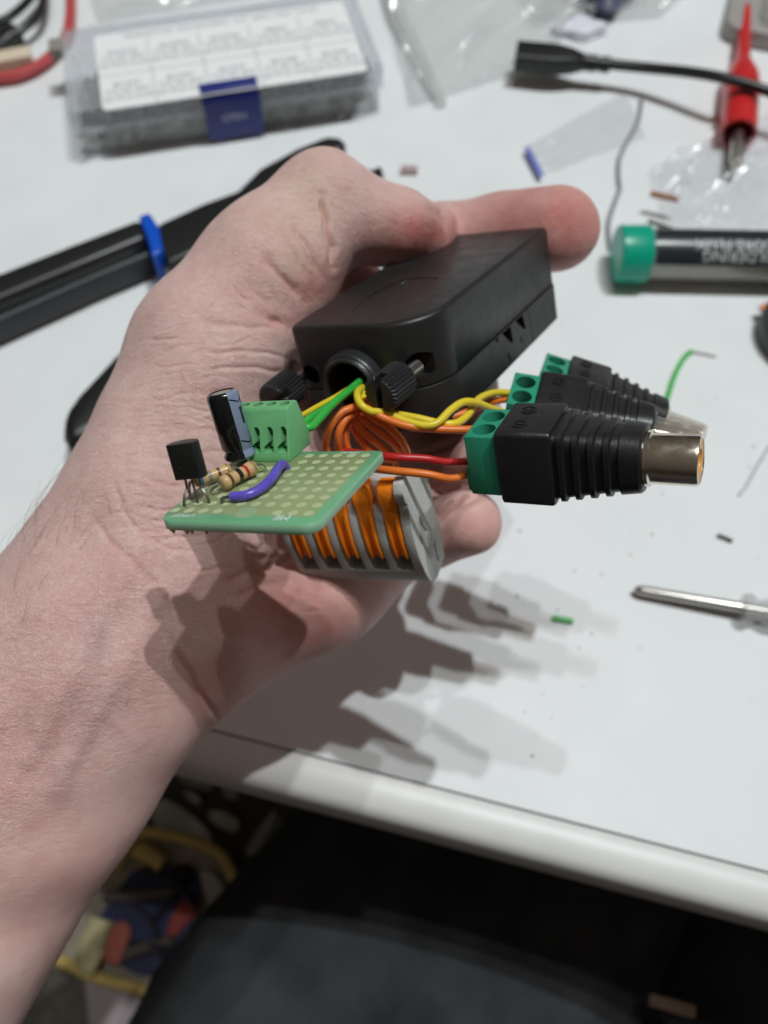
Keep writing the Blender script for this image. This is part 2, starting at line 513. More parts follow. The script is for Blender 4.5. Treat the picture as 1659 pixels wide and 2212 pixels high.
# creases: polyline in photo pixels, depth cm, half width in pixels
CREASE = [
    ([(694, 418), (699, 455), (704, 490), (714, 532), (720, 578)], .12, 5),
    ([(631, 473), (642, 498), (654, 519), (678, 565), (690, 600)], .06, 7),
    ([(610, 495), (628, 540), (655, 590)], .03, 7),
    ([(560, 545), (582, 572), (605, 598), (638, 625), (656, 650)], .06, 8),
    ([(530, 600), (560, 640), (600, 670)], .02, 9),
    ([(565, 681), (598, 694), (622, 710)], .08, 8),
    ([(433, 691), (470, 697), (506, 704), (560, 706), (605, 712)], .028, 6),
    ([(420, 760), (480, 762), (540, 757), (620, 772)], .026, 4),
    ([(440, 800), (520, 792), (620, 803)], .026, 4),
    ([(360, 850), (420, 850), (520, 842)], .016, 5),
    ([(345, 935), (400, 925), (470, 930), (540, 950)], .016, 5),
    ([(330, 990), (380, 985), (440, 975), (520, 980)], .018, 5),
    ([(290, 1015), (330, 1040), (380, 1050), (440, 1050)], .02, 5),
    ([(250, 1040), (262, 1090), (285, 1130), (320, 1165), (372, 1185), (420, 1195)], .028, 5),
    ([(310, 1120), (350, 1128), (400, 1115), (440, 1105)], .034, 3),
    ([(330, 1140), (380, 1142), (430, 1125), (500, 1120)], .034, 3),
    ([(350, 1160), (400, 1160), (460, 1150)], .034, 3),
    ([(300, 1090), (340, 1105), (390, 1095), (430, 1085)], .034, 3),
    ([(200, 1120), (235, 1165), (270, 1200), (310, 1235), (350, 1290), (390, 1340)], .03, 8),
    ([(372, 1395), (402, 1433), (439, 1507), (470, 1548)], .05, 5),
    ([(330, 1330), (380, 1400), (410, 1470), (430, 1530)], .025, 8),
    ([(480, 1260), (540, 1235), (610, 1215), (660, 1180)], .045, 8),
    ([(500, 1295), (560, 1265), (630, 1250)], .035, 7),
    ([(520, 1235), (570, 1215), (620, 1180), (650, 1150)], .03, 6),
    ([(620, 1330), (640, 1290), (650, 1260)], .03, 9),
    ([(640, 1180), (655, 1230), (690, 1280)], .05, 10),
    # fingers seen past the enclosure
    ([(900, 985), (950, 965), (1005, 940)], .10, 7),
    ([(920, 1052), (960, 1035), (1010, 1012), (1060, 990)], .09, 8),
    ([(905, 1065), (925, 1090), (940, 1120)], .07, 8),
    ([(935, 1120), (975, 1100), (1020, 1075), (1060, 1062)], .06, 7),
    ([(930, 455), (948, 462), (958, 480), (962, 510)], .06, 6),
    ([(985, 445), (992, 480), (990, 515)], .025, 5),
]
_r = random.Random(31)
for (x0, y0, x1, y1, n, sx) in ((330, 700, 560, 960, 22, 1.0), (260, 1040, 480, 1210, 24, .8), (470, 560, 640, 690, 8, .6), (430, 1210, 700, 1340, 9, .8)):
    for k in range(n):
        cx_ = _r.uniform(x0, x1); cy_ = _r.uniform(y0, y1); L_ = _r.uniform(40, 120) * sx; an = _r.gauss(-.05 if y0 != 560 else .8, .18)
        CREASE.append(([(cx_ + L_ * (t - .5) * math.cos(an), cy_ + L_ * (t - .5) * math.sin(an) + 6 * math.sin(3 * t + k)) for t in (0, .25, .5, .75, 1)], _r.uniform(.010, .022), _r.uniform(1.8, 3.2)))
VEIN = [([(210, 1360), (214, 1400), (200, 1460), (188, 1530), (150, 1640)], 14, 1.0),
        ([(188, 1530), (250, 1560), (300, 1600)], 12, .6),
        ([(30, 1440), (70, 1432), (110, 1425)], 14, .5),
        ([(130, 1660), (140, 1700), (125, 1740)], 16, .9),
        ([(80, 1560), (90, 1590), (70, 1640)], 16, .6)]
RED = [(900, 510, 110, 60, .9), (1200, 490, 190, 130, .78), (720, 610, 60, 50, .5), (620, 690, 60, 40, .35),
       (1040, 1140, 70, 70, .45), (630, 1330, 200, 130, .6), (450, 1470, 90, 110, .45), (970, 990, 90, 90, .35), (690, 620, 60, 50, .6), (60, 1640, 130, 260, .22), (250, 1250, 90, 60, .16), (120, 1900, 120, 120, .2), (330, 1480, 60, 120, .2)]
PALE = [(660, 430, 60, 90, .6), (640, 560, 50, 60, .5), (590, 480, 80, 60, .3)]

def poly_dist(px, py, pts):
    d_all = np.full(px.shape, 1e9)
    xs_ = [p_[0] for p_ in pts]; ys_ = [p_[1] for p_ in pts]
    near = (px > min(xs_) - 90) & (px < max(xs_) + 90) & (py > min(ys_) - 90) & (py < max(ys_) + 90)
    px = px[near]; py = py[near]
    d = np.full(px.shape, 1e9)
    for (x0, y0), (x1, y1) in zip(pts[:-1], pts[1:]):
        dx, dy = x1 - x0, y1 - y0
        t = np.clip(((px - x0) * dx + (py - y0) * dy) / (dx * dx + dy * dy + 1e-9), 0, 1)
        d = np.minimum(d, np.hypot(px - x0 - dx * t, py - y0 - dy * t))
    d_all[near] = d
    return d_all

def make_hand():
    V, F = sd_build()
    # one finer level: every quad becomes four
    ed = np.concatenate([F[:, [0, 1]], F[:, [1, 2]], F[:, [2, 3]], F[:, [3, 0]]]); ed.sort(axis=1)
    ue, inv = np.unique(ed, axis=0, return_inverse=True)
    inv = inv.reshape(-1); nF = len(F); nV = len(V)
    em = [nV + inv[k * nF:(k + 1) * nF] for k in range(4)]
    fc = nV + len(ue) + np.arange(nF)
    V = np.concatenate([V, .5 * (V[ue[:, 0]] + V[ue[:, 1]]), V[F].mean(1)])
    F = np.concatenate([np.stack([F[:, k], em[k], fc, em[k - 1]], 1) for k in range(4)])
    # light smoothing
    e = np.concatenate([F[:, [0, 1]], F[:, [1, 2]], F[:, [2, 3]], F[:, [3, 0]]])
    for it in range(22):
        s = np.zeros_like(V); c = np.zeros(len(V))
        np.add.at(s, e[:, 0], V[e[:, 1]]); np.add.at(c, e[:, 0], 1)
        np.add.at(s, e[:, 1], V[e[:, 0]]); np.add.at(c, e[:, 1], 1)
        V = V * .5 + .5 * s / np.maximum(c, 1)[:, None]
    fn = np.cross(V[F[:, 2]] - V[F[:, 0]], V[F[:, 3]] - V[F[:, 1]])
    nr = np.zeros_like(V)
    for k in range(4):
        np.add.at(nr, F[:, k], fn)
    nr /= np.linalg.norm(nr, axis=1)[:, None] + 1e-12
    px = CX + FPX * V[:, 0] / -V[:, 2]; py = CY - FPX * V[:, 1] / -V[:, 2]
    front = np.clip((nr[:, 2] - .05) * 3, 0, 1)
    disp = np.zeros(len(V)); cav = np.zeros(len(V))
    rng = np.random.RandomState(4)
    for pts, dep, wd in CREASE:
        d = poly_dist(px + 2.0 * np.sin(py * .11 + pts[0][0]), py + 2.0 * np.sin(px * .09 + pts[0][1]), pts)
        ends = np.minimum(np.hypot(px - pts[0][0], py - pts[0][1]), np.hypot(px - pts[-1][0], py - pts[-1][1]))
        fade = np.clip(ends / 28., .25, 1)
        gk = np.exp(-(d / wd) ** 2) * fade
        disp -= 1.2 * dep * gk * front
        disp += .22 * dep * np.exp(-((d - 2.6 * wd) / (1.8 * wd)) ** 2) * fade * front
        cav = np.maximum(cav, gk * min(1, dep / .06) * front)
    # soft flesh undulation and tendons
    disp += front * .05 * np.sin(px * .021 + py * .013 + 1.3) * np.sin(px * .011 - py * .019)
    for pts, dep, wd in [([(300, 1180), (180, 1400), (60, 1640)], .07, 26), ([(345, 1290), (250, 1470), (120, 1700)], .06, 24)]:
        disp += dep * np.exp(-(poly_dist(px, py, pts) / wd) ** 2) * front
    vein = np.zeros(len(V))
    for pts, wd, a in VEIN:
        d = poly_dist(px + 6 * np.sin(py * .05), py + 6 * np.sin(px * .06), pts)
        vein = np.maximum(vein, .55 * a * np.exp(-(d / (2.3 * wd)) ** 2) * (.55 + .45 * np.sin(px * .045 + 2) * np.sin(py * .031)))
        disp += .02 * a * np.exp(-(d / (wd * 1.2)) ** 2) * front
    red = np.zeros(len(V)); pale = np.zeros(len(V))
    for x, y, rx, ry, a in RED:
        red = np.maximum(red, a * np.exp(-(((px - x) / rx) ** 2 + ((py - y) / ry) ** 2)))
    for x, y, rx, ry, a in PALE:
        pale = np.maximum(pale, a * np.exp(-(((px - x) / rx) ** 2 + ((py - y) / ry) ** 2)))
    V = V + nr * disp[:, None]
    R3 = np.array(MC.to_3x3()); VW = V @ R3.T + np.array(MC.translation)
    base = np.array(W(345, 1245, 19.4))
    me = bpy.data.meshes.new("person")
    me.vertices.add(len(VW)); me.vertices.foreach_set("co", (VW - base).astype(np.float32).ravel())
    me.loops.add(F.size); me.loops.foreach_set("vertex_index", F.astype(np.int32).ravel())
    me.polygons.add(len(F)); me.polygons.foreach_set("loop_start", np.arange(0, F.size, 4, dtype=np.int32))
    me.polygons.foreach_set("use_smooth", np.ones(len(F), bool))
    me.update(); me.validate()
    at = me.color_attributes.new("tint", 'FLOAT_COLOR', 'POINT')
    at.data.foreach_set("color", np.stack([red, vein, pale, cav], 1).astype(np.float32).ravel())
    me.materials.append(M_['skin'])
    pm = me.attributes.new("palm", 'FLOAT', 'POINT')
    pv = np.clip((1900 - (py + .9 * px)) / 380 + .55, .22, 1)
    pm.data.foreach_set("value", pv.astype(np.float32))
    print("hand verts", len(VW))
    o = bpy.data.objects.new("person", me)
    o.location = base
    COL.objects.link(o)
    return o, V, nr, px, py

def skin_material():
    m = bpy.data.materials.new("skin"); m.use_nodes = True
    nt = m.node_tree; N = nt.nodes; L = nt.links; b = N["Principled BSDF"]
    tc = N.new("ShaderNodeTexCoord"); at = N.new("ShaderNodeAttribute"); at.attribute_name = "tint"
    sep = N.new("ShaderNodeSeparateColor"); L.new(at.outputs["Color"], sep.inputs[0])
    def noise(sc, det, x=None):
        n = N.new("ShaderNodeTexNoise"); n.inputs["Scale"].default_value = sc; n.inputs["Detail"].default_value = det
        L.new(x or tc.outputs["Object"], n.inputs["Vector"]); return n.outputs["Fac"]
    def mr(s, a, b_, c, d):
        n = N.new("ShaderNodeMapRange"); n.inputs[1].default_value = a; n.inputs[2].default_value = b_; n.inputs[3].default_value = c; n.inputs[4].default_value = d
        L.new(s, n.inputs[0]); return n.outputs[0]
    def mix(f, a, c):
        n = N.new("ShaderNodeMix"); n.data_type = 'RGBA'
        if isinstance(f, float): n.inputs[0].default_value = f
        else: L.new(f, n.inputs[0])
        if isinstance(a, tuple): n.inputs[6].default_value = (*a, 1)
        else: L.new(a, n.inputs[6])
        if isinstance(c, tuple): n.inputs[7].default_value = (*c, 1)
        else: L.new(c, n.inputs[7])
        return n.outputs[2]
    def math_(op, a, c):
        n = N.new("ShaderNodeMath"); n.operation = op
        for i, s in enumerate((a, c)):
            if isinstance(s, float): n.inputs[i].default_value = s
            else: L.new(s, n.inputs[i])
        return n.outputs[0]
    c = mix(mr(noise(.55, 3), .35, .65, 0, 1), SKIN_A, SKIN_B)
    c = mix(mr(noise(2.6, 4), .42, .72, 0, .55), c, SKIN_C)
    c = mix(mr(noise(14.0, 3), .5, .75, 0, .28), c, SKIN_C)
    c = mix(math_('MULTIPLY', sep.outputs[0], mr(noise(1.6, 3), .25, .6, .6, 1.0)), c, SKIN_RED)
    c = mix(math_('MULTIPLY', sep.outputs[2], .8), c, SKIN_PALE)
    c = mix(math_('MULTIPLY', sep.outputs[1], mr(noise(.9, 2), .3, .6, .3, .7)), c, SKIN_VEIN)
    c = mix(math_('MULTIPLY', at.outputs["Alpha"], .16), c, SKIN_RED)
    L.new(c, b.inputs["Base Color"])
    b.inputs["Subsurface Weight"].default_value = .22
    b.inputs["Subsurface Radius"].default_value = (1.0, .38, .2)
    b.inputs["Subsurface Scale"].default_value = .22
    b.inputs["Specular IOR Level"].default_value = .38
    L.new(mr(noise(3.0, 2), .3, .7, .42, .58), b.inputs["Roughness"])
    # fine skin relief: cells of the skin grain, stretched fine lines, pores
    mp = N.new("ShaderNodeMapping"); mp.inputs["Rotation"].default_value = (0, 0, .6); mp.inputs["Scale"].default_value = (3.2, 9.5, 5.0)
    L.new(tc.outputs["Object"], mp.inputs[0])
    wv = N.new("ShaderNodeTexNoise"); wv.inputs["Scale"].default_value = 1.1; wv.inputs["Detail"].default_value = 5; wv.inputs["Distortion"].default_value = .6
    L.new(mp.outputs[0], wv.inputs["Vector"])
    vo = N.new("ShaderNodeTexVoronoi"); vo.inputs["Scale"].default_value = 13; vo.feature = 'DISTANCE_TO_EDGE'
    wob = N.new("ShaderNodeVectorMath"); wob.operation = 'ADD'
    nz = N.new("ShaderNodeTexNoise"); nz.inputs["Scale"].default_value = 5; L.new(tc.outputs["Object"], nz.inputs["Vector"])
    L.new(tc.outputs["Object"], wob.inputs[0]); L.new(nz.outputs["Color"], wob.inputs[1]); L.new(wob.outputs[0], vo.inputs["Vector"])
    h = math_('ADD', math_('MULTIPLY', wv.outputs["Fac"], 1.1), math_('MULTIPLY', mr(vo.outputs["Distance"], 0, .25, 0, 1), .22))
    h = math_('ADD', h, math_('MULTIPLY', noise(30.0, 3), .42))
    bp = N.new("ShaderNodeBump"); bp.inputs["Distance"].default_value = .05
    pa = N.new("ShaderNodeAttribute"); pa.attribute_name = "palm"
    L.new(math_('MULTIPLY', pa.outputs["Fac"], .72), bp.inputs["Strength"])
    L.new(h, bp.inputs["Height"]); L.new(bp.outputs[0], b.inputs["Normal"])
    return m
SKIN_A = (.80, .56, .515); SKIN_B = (.76, .505, .465); SKIN_C = (.70, .395, .375)
SKIN_RED = (.62, .165, .14); SKIN_PALE = (.70, .53, .40); SKIN_VEIN = (.40, .27, .34)
M_['skin'] = skin_material()
person, HV, HN, HPX, HPY = make_hand()
tag(person, "person with bare left forearm and open palm gripping a black box, in dark trousers", "person")

# trousers: two thighs under the desk edge, cloth with soft folds
def trousers():
    m = mat("charcoal_cloth", (.034, .035, .038), .9, var=.5, vscale=.25, bump=.8, bscale=2.2, spec=.2)
    g = G()
    def thigh(a, b, ra, rb, seed):
        a = Vector(a); b = Vector(b); ax = (b - a).normalized()
        u = Vector((0, 0, 1)); u = (u - ax * u.dot(ax)).normalized(); w = ax.cross(u)
        rings = []
        for i in range(97):
            t = i / 96; c = a.lerp(b, t); r = ra + (rb - ra) * t
            if t > .85: r *= math.sqrt(max(.02, 1 - ((t - .85) / .16) ** 2))
            ring = []
            for k in range(48):
                th = 2 * math.pi * k / 48
                rr = r * (1 + .035 * math.sin(3 * th + 9 * t + seed) + .03 * math.sin(14 * t + 2 * th + seed * 2) + .022 * math.sin(31 * t - 3 * th) + .02 * (1 - abs(math.sin(23 * t + 2.2 * th + seed))) ** 3 + .014 * (1 - abs(math.sin(41 * t - 5 * th))) ** 3)
                ring.append(c + (w * math.cos(th) + u * math.sin(th) * .86) * rr)
            rings.append(ring)
        g.loft(rings)
    thigh(LEG[0], LEG[1], LEG[2], LEG[3], 0.3)
    thigh(LEG[4], LEG[5], LEG[6], LEG[7], 2.0)
    thigh(LEG[8], LEG[9], LEG[10], LEG[11], 4.1)
    o = g.build("trousers", m, None, sharp=180)
    o.parent = person
    o.matrix_local = Matrix.Translation(-person.location)
    return o
LEG = ((-26.5, -42, -20), (20, 25, -21), 10.0, 9.0, (30, -45, -20), (42, 25, -22), 11.0, 9.5, (4, -42, -24), (30, 22, -27), 10.5, 9.5)
trousers()

def arm_hair():
    rng = np.random.RandomState(9)
    g = G()
    R3 = np.array(MC.to_3x3()); tr = np.array(MC.translation)
    zone = (HPX < 330) & (HPY > 1080) & (HPX > -60) & (HPY < 2250) & (HN[:, 2] > .0)
    edge = (HPX + HPY * .95 < 1330)
    idx = np.argwhere(zone).ravel()
    wgt = np.where(edge[idx], 4.0, .12); wgt /= wgt.sum()
    for i in rng.choice(idx, 46, replace=False, p=wgt):
        p = HV[i]; n = HN[i]
        along = np.array([.35, .85, .15]) + rng.randn(3) * .35
        t = along - n * (along @ n); t /= np.linalg.norm(t)
        L = rng.uniform(.5, 1.25)
        sw = np.cross(n, t) * rng.uniform(-.5, .5)
        pts = [p - n * .03, p + n * .10 * L + t * .25 * L, p + n * .17 * L + t * .6 * L + sw * .2 * L, p + n * .17 * L + t * L + sw * .5 * L]
        g.tube([R3 @ q_ + tr for q_ in pts], [.0026, .0024, .002, .001], 4, sub=3, caps=False)
    o = g.build("arm_hair", mat("brown_hair", (.20, .12, .08), .5), None, sharp=180)
    o.parent = person
    o.matrix_local = Matrix.Translation(-person.location)
    tag(o, kind="stuff")
arm_hair()

# ------------------------------------------------------------------ the black enclosure in the hand
CM = pose((1.19, 4.31, -18.43), (.838, -.102, .536), (.503, .526, -.686))
case = empty("enclosure", CM, "small black plastic enclosure with a round cable opening, held under the thumb", "plastic box")
def case_outline(o=0.0):
    hx, hy = 1.6 + o, 3.17 + o
    pts = []
    for cx_, cy_, r, a in ((hx, hy, .14, 0), (-hx, hy, .14, 90), (-hx, -hy, .20, 180), (hx, -hy, 1.05, 270)):
        sx = 1 if cx_ > 0 else -1; sy = 1 if cy_ > 0 else -1
        n = 14 if r > .5 else 4
        for k in range(n + 1):
            t = math.radians(a + 90 * k / n)
            pts.append((cx_ - sx * r + r * math.cos(t), cy_ - sy * r + r * math.sin(t)))
    return pts
SEAM = -.23
def shell(z0, z1, o, ch0, ch1):
    g = G(); rings = []
    for z, k in ((z0, -ch0), (z0 + ch0, 0), (z1 - ch1, 0), (z1 - ch1 * .62, -ch1 * .076), (z1 - ch1 * .29, -ch1 * .29), (z1 - ch1 * .076, -ch1 * .62), (z1, -ch1)):
        rings.append([(x, y, z) for x, y in case_outline(o + k)])
    g.loft(rings)
    return g
up = shell(SEAM + .012, 1.145, 0.0, .012, .10).build("upper_shell", M_['case'], case, sharp=45)
low = shell(-1.145, SEAM - .012, .018, .05, .012).build("lower_shell", M_['case'], case, sharp=30)
# cable opening through the front, pilot holes of the screws, vents on the right side
HX, HZ = -.17, -.16
def ell(rx, rz, n=40): return [(HX + rx * math.cos(2 * math.pi * k / n), HZ + rz * math.sin(2 * math.pi * k / n)) for k in range(n)]
def bore(x, z, r): return [(x + r * math.cos(2 * math.pi * k / 24), z + r * math.sin(2 * math.pi * k / 24)) for k in range(24)]
def cutters():
    c = G()
    c.prism(ell(.56, .66), -3.6, -2.0, 'y')
    c.prism(bore(1.22, .22, .26), -3.6, -2.7, 'y')
    c.prism(bore(-1.32, .10, .22), -3.6, -2.7, 'y')
    return c
carve(up, cutters()); carve(low, cutters())
c = G()
for q in ([(-.06, -.27), (.40, -.27), (.43, -.68), (.30, -.62)], [(.70, -.27), (1.10, -.27), (1.18, -.64), (1.02, -.58)], [(-.46, -.265), (-.26, -.265), (-.30, -.38)],
          [(.05, -.80), (.13, -.78), (.18, -.98), (.14, -1.0)], [(.80, -.72), (.86, -.70), (.90, -.86), (.86, -.88)]):
    c.prism(q, 1.3, 1.8, 'x')
carve(low, c)
c = G(); c.prism([(1.375, -.10), (1.40, -.10), (1.535, -1.2), (1.51, -1.2)], 1.58, 1.8, 'x'); carve(low, c)
# raised collar round the opening (upper half)
g = G(); rings = []
N_ = 36
for k in range(N_ + 1):
    t = math.radians(-14 + 208 * k / N_)
    ring = []
    for dr, y in ((-.0, -3.15), (0, -3.46), (.04, -3.50), (.07, -3.50), (.10, -3.47), (.115, -3.44), (.14, -3.44), (.17, -3.41), (.18, -3.36), (.18, -3.15)):
        ring.append((HX + (.55 + dr) * math.cos(t), y, HZ + (.65 + dr) * math.sin(t)))
    rings.append(ring)
g.loft(rings)
g.build("collar", mat("worn_black_abs", (.022, .023, .026), .36, bump=.15, bscale=20), case, sharp=40)
g = G()
arc = [(-.51, -2.33, 1.143), (-.61, -1.44, 1.145), (-.45, -.73, 1.146), (-.09, -.36, 1.146), (.52, -.48, 1.143)]
g.tube(arc, .02, 8)
g.build("embossed_arc", M_['sleeve'], case)
g = G()                                   # circuit inside the opening, shade painted in as near-black
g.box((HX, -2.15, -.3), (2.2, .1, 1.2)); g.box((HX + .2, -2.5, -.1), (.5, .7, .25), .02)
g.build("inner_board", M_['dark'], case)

def thumbscrew(M, name="thumbscrew"):
    """knurled slotted head along +z (towards the box), end face at z 0"""
    g = G(); n = 56; R = .365; Lh = .78
    rings = []
    for z, k in ((0, .80), (.05, 1.0), (Lh - .05, 1.0), (Lh, .86)):
        ring = []
        for i in range(n):
            r = R * k * (1.0 if i % 2 else .90)
            if k < .9: r = R * k
            a = 2 * math.pi * i / n
            ring.append((r * math.cos(a), r * math.sin(a), z))
        rings.append(ring)
    g.loft(rings, smooth=False)
    o = g.build(name, M_['knob'], case, M)
    c = G(); c.box((0, 0, 0), (.13, 1.2, .44)); carve(o, c)
    g = G(); g.lathe([(.14, Lh - .02), (.14, Lh + .55)], 20)
    g.build("threaded_shank", M_['steel'], o)
    return o
def along_y(x, y, z, roll=0, tip=0.0, yaw=0.0):
    R_ = Matrix(((1, 0, 0), (0, 0, 1), (0, -1, 0))).to_4x4()    # local z -> +y
    return Matrix.Translation((x, y, z)) @ Matrix.Rotation(yaw, 4, 'Z') @ Matrix.Rotation(tip, 4, 'X') @ R_ @ Matrix.Rotation(roll, 4, 'Z')
thumbscrew(along_y(1.13, -4.33, .24, .12, 0, -.06))
thumbscrew(along_y(-1.52, -4.28, .02, 1.2, 0, .10))

# ------------------------------------------------------------------ circuit board
PM = pose((-.293, .898, -12.893), (.915, -.021, .402), (.367, .454, -.812))
PMI = PM.inverted()
def to_pcb(px, py, d): return PMI @ W(px, py, d)
pcb = empty("circuit_board", PM, "small green perforated board with a capacitor, transistor and two striped resistors", "circuit board")
def pcb_material():
    m = bpy.data.materials.new("green_solder_mask"); m.use_nodes = True
    nt = m.node_tree; N = nt.nodes; L = nt.links; b = N["Principled BSDF"]
    tc = N.new("ShaderNodeTexCoord"); sp = N.new("ShaderNodeSeparateXYZ"); L.new(tc.outputs["Object"], sp.inputs[0])
    def edge(s, a, b_):
        r = N.new("ShaderNodeMapRange"); r.interpolation_type = 'SMOOTHSTEP'; r.inputs[1].default_value = a; r.inputs[2].default_value = b_
        L.new(s, r.inputs[0]); return r.outputs[0]
    def mul(a, c):
        n = N.new("ShaderNodeMath"); n.operation = 'MULTIPLY'; L.new(a, n.inputs[0]); L.new(c, n.inputs[1]); return n.outputs[0]
    nz = N.new("ShaderNodeTexNoise"); nz.inputs["Scale"].default_value = 5; L.new(tc.outputs["Object"], nz.inputs["Vector"])
    k = mul(mul(edge(sp.outputs[0], .14, .06), edge(sp.outputs[0], -2.36, -2.26)), mul(edge(sp.outputs[1], .10, .03), edge(sp.outputs[1], -2.16, -2.08)))
    k = mul(k, edge(nz.outputs["Fac"], .1, .35))
    mx = N.new("ShaderNodeMix"); mx.data_type = 'RGBA'; L.new(k, mx.inputs[0])
    mx.inputs[6].default_value = (.17, .44, .24, 1); mx.inputs[7].default_value = (.32, .39, .185, 1)
    m2 = N.new("ShaderNodeMix"); m2.data_type = 'RGBA'; L.new(edge(sp.outputs[2], -.004, -.016), m2.inputs[0])
    L.new(mx.outputs[2], m2.inputs[6]); m2.inputs[7].default_value = (.30, .54, .36, 1)
    L.new(m2.outputs[2], b.inputs["Base Color"])
    b.inputs["Roughness"].default_value = .3; b.inputs["Subsurface Weight"].default_value = .35
    b.inputs["Subsurface Radius"].default_value = (.6, 1.0, .6); b.inputs["Subsurface Scale"].default_value = .12
    return m
g = G()
def board_outline(o=0):
    pts = []
    for cx_, cy_, r, a in ((.25, .2, .12, 0), (-2.40, .2, .12, 90), (-2.40, -2.37, .26, 180), (.25, -2.37, .24, 270)):
        sx = 1 if cx_ > -1 else -1; sy = 1 if cy_ > -1 else -1
        for k in range(7):
            t = math.radians(a + 15 * k)
            pts.append((cx_ - sx * r + (r + o) * math.cos(t), cy_ - sy * r + (r + o) * math.sin(t)))
    return pts
rings = [[(x, y, z) for x, y in board_outline(k)] for z, k in ((-.16, -.010), (-.15, 0), (-.010, 0), (0, -.010))]
g.loft(rings)
g.build("substrate", pcb_material(), pcb, sharp=50)
g = G()
for i in range(9):
    for j in range(10):
        x, y = -.254 * j, -.254 * i
        if i < 2 and -2.35 < x < -1.22: continue
        if i == 8 and 3 <= j <= 5: continue
        a = .080
        n = 14
        vs = [(x + a * math.cos(2 * math.pi * k / n), y + a * math.sin(2 * math.pi * k / n), .004) for k in range(n)]
        vs += [(x + .045 * math.cos(2 * math.pi * k / n), y + .045 * math.sin(2 * math.pi * k / n), .005) for k in range(n)]
        vs += [(x, y, .0055)]
        g.add(vs, [(k, (k + 1) % n, n + (k + 1) % n, n + k) for k in range(n)] + [(n + k, n + (k + 1) % n, 2 * n) for k in range(n)], 0, True)
g.build("hole_grid", M_['pad'], pcb)
g = G(); g.lathe([(0, .003), (.16, .004), (.165, 0)], 28, M=Matrix.Translation((-1.03, -2.05, 0)))
g.build("mounting_pad", mat("pale_mask", (.33, .46, .26), .35), pcb)
g = G()
fl = Matrix.Rotation(math.pi, 4, 'Z')
for s_, z_, p_ in (("LMV0Y", .135, (-2.03, -2.19, .005)), ("ME", .21, (-.36, -2.17, .005)), ("004540", .11, (-.32, .115, .005))):
    g = G(); text_geo(g, s_, z_, Matrix.Translation(p_) @ fl); g.build("printed_text", M_['silk'], pcb)

# terminal strip
tb = None
TBP = [(-.25, .004), (-.235, .10), (.02, .80), (.06, .845), (.34, .86), (.385, .83), (.57, .22), (.51, .004)]
g = G(); g.prism(TBP, -2.29, -1.25, 'x', .018)
tb = g.build("terminal_strip", M_['pgreen'], pcb, sharp=40)
tb_mat_slots = tb
c = G()
xs = [-1.38, -1.635, -1.89, -2.145]
for x in xs:
    c.prism([(x + .085 * math.cos(2 * math.pi * k / 16), .20 + .085 * math.sin(2 * math.pi * k / 16)) for k in range(16)], .66, 1.2, 'z')
    # window: a tall slot with a foot, cut into the sloping front
    sl = [(x - .09, .15), (x + .10, .15), (x + .10, .50), (x + .06, .55), (x - .01, .55), (x - .01, .30), (x - .09, .24)]
    b = []
    for (qx, qz) in sl: b.append((qx, qz))
    c.prism(b, -.6, .02, 'y')
carve(tb, c)
g = G()
for x in xs:
    g = G(); g.box((x + .03, .0, .30), (.11, .10, .20), .01); g.build("clamp", M_['brass'], tb)
    g = G(); g.lathe([(0, .70), (.07, .70), (.078, .68), (.078, .6)], 14, M=Matrix.Translation((x, .20, 0))); g.build("screw", M_['steel'], tb)

def zto(a, b):
    """matrix with local z from a to b"""
    a = Vector(a); b = Vector(b); z = (b - a).normalized(); x = z.orthogonal().normalized(); y = z.cross(x)
    return Matrix(((x.x, y.x, z.x, a.x), (x.y, y.y, z.y, a.y), (x.z, y.z, z.z, a.z), (0, 0, 0, 1)))
def zto_x(a, b, xdir):
    a = Vector(a); b = Vector(b); z = (b - a).normalized(); x = Vector(xdir); x = (x - z * x.dot(z)).normalized(); y = z.cross(x)
    return Matrix(((x.x, y.x, z.x, a.x), (x.y, y.y, z.y, a.y), (x.z, y.z, z.z, a.z), (0, 0, 0, 1)))

# electrolytic capacitor
ca = to_pcb(521, 990, 13.46); cb = to_pcb(478, 846, 13.05)
Lc = (cb - ca).length
eye = PMI @ Vector((0, 0, CAM_H))
CMx = zto_x(ca, cb, eye - ca)
r = .262
cprof = [(.17, 0), (r - .03, .015), (r, .05), (r, .10), (r - .035, .15), (r - .035, .18), (r, .235), (r, Lc - .07), (r - .015, Lc - .025), (r - .05, Lc), (r - .068, Lc), (r - .072, Lc - .02)]
nseg = 48
# stripe sits clockwise from the eye direction (towards the terminal strip)
def cap_m(j, i):
    a = (i + .5) / nseg * 360
    return 1 if 18 < a < 88 and 0 < j < 9 else 0
g = G(); g.lathe(cprof, nseg, M=CMx, mifun=cap_m, cap=False)
cap = g.build("capacitor", [M_['sleeve'], M_['stripe']], pcb, sharp=40)
g = G(); g.lathe([(r - .07, Lc - .018), (0, Lc - .016)], 32, M=CMx, cap=False)
g.build("vent_top", M_['alu'], cap)
g = G()
def on_cap(adeg, z, lift=.0025):
    a = math.radians(adeg); return CMx @ Vector(((r + lift) * math.cos(a), (r + lift) * math.sin(a), z))
def cap_patch(a0, a1, z0, z1, n=6):
    vs = []; fs = []
    for k in range(n + 1):
        a = a0 + (a1 - a0) * k / n
        vs += [on_cap(a, z0(a) if callable(z0) else z0), on_cap(a, z1(a) if callable(z1) else z1)]
    for k in range(n):
        fs.append((2 * k, 2 * k + 2, 2 * k + 3, 2 * k + 1))
    g.add(vs, fs)
cap_patch(48, 62, Lc * .52, Lc * .76)
g.build("minus_mark", M_['sleeve'], cap)
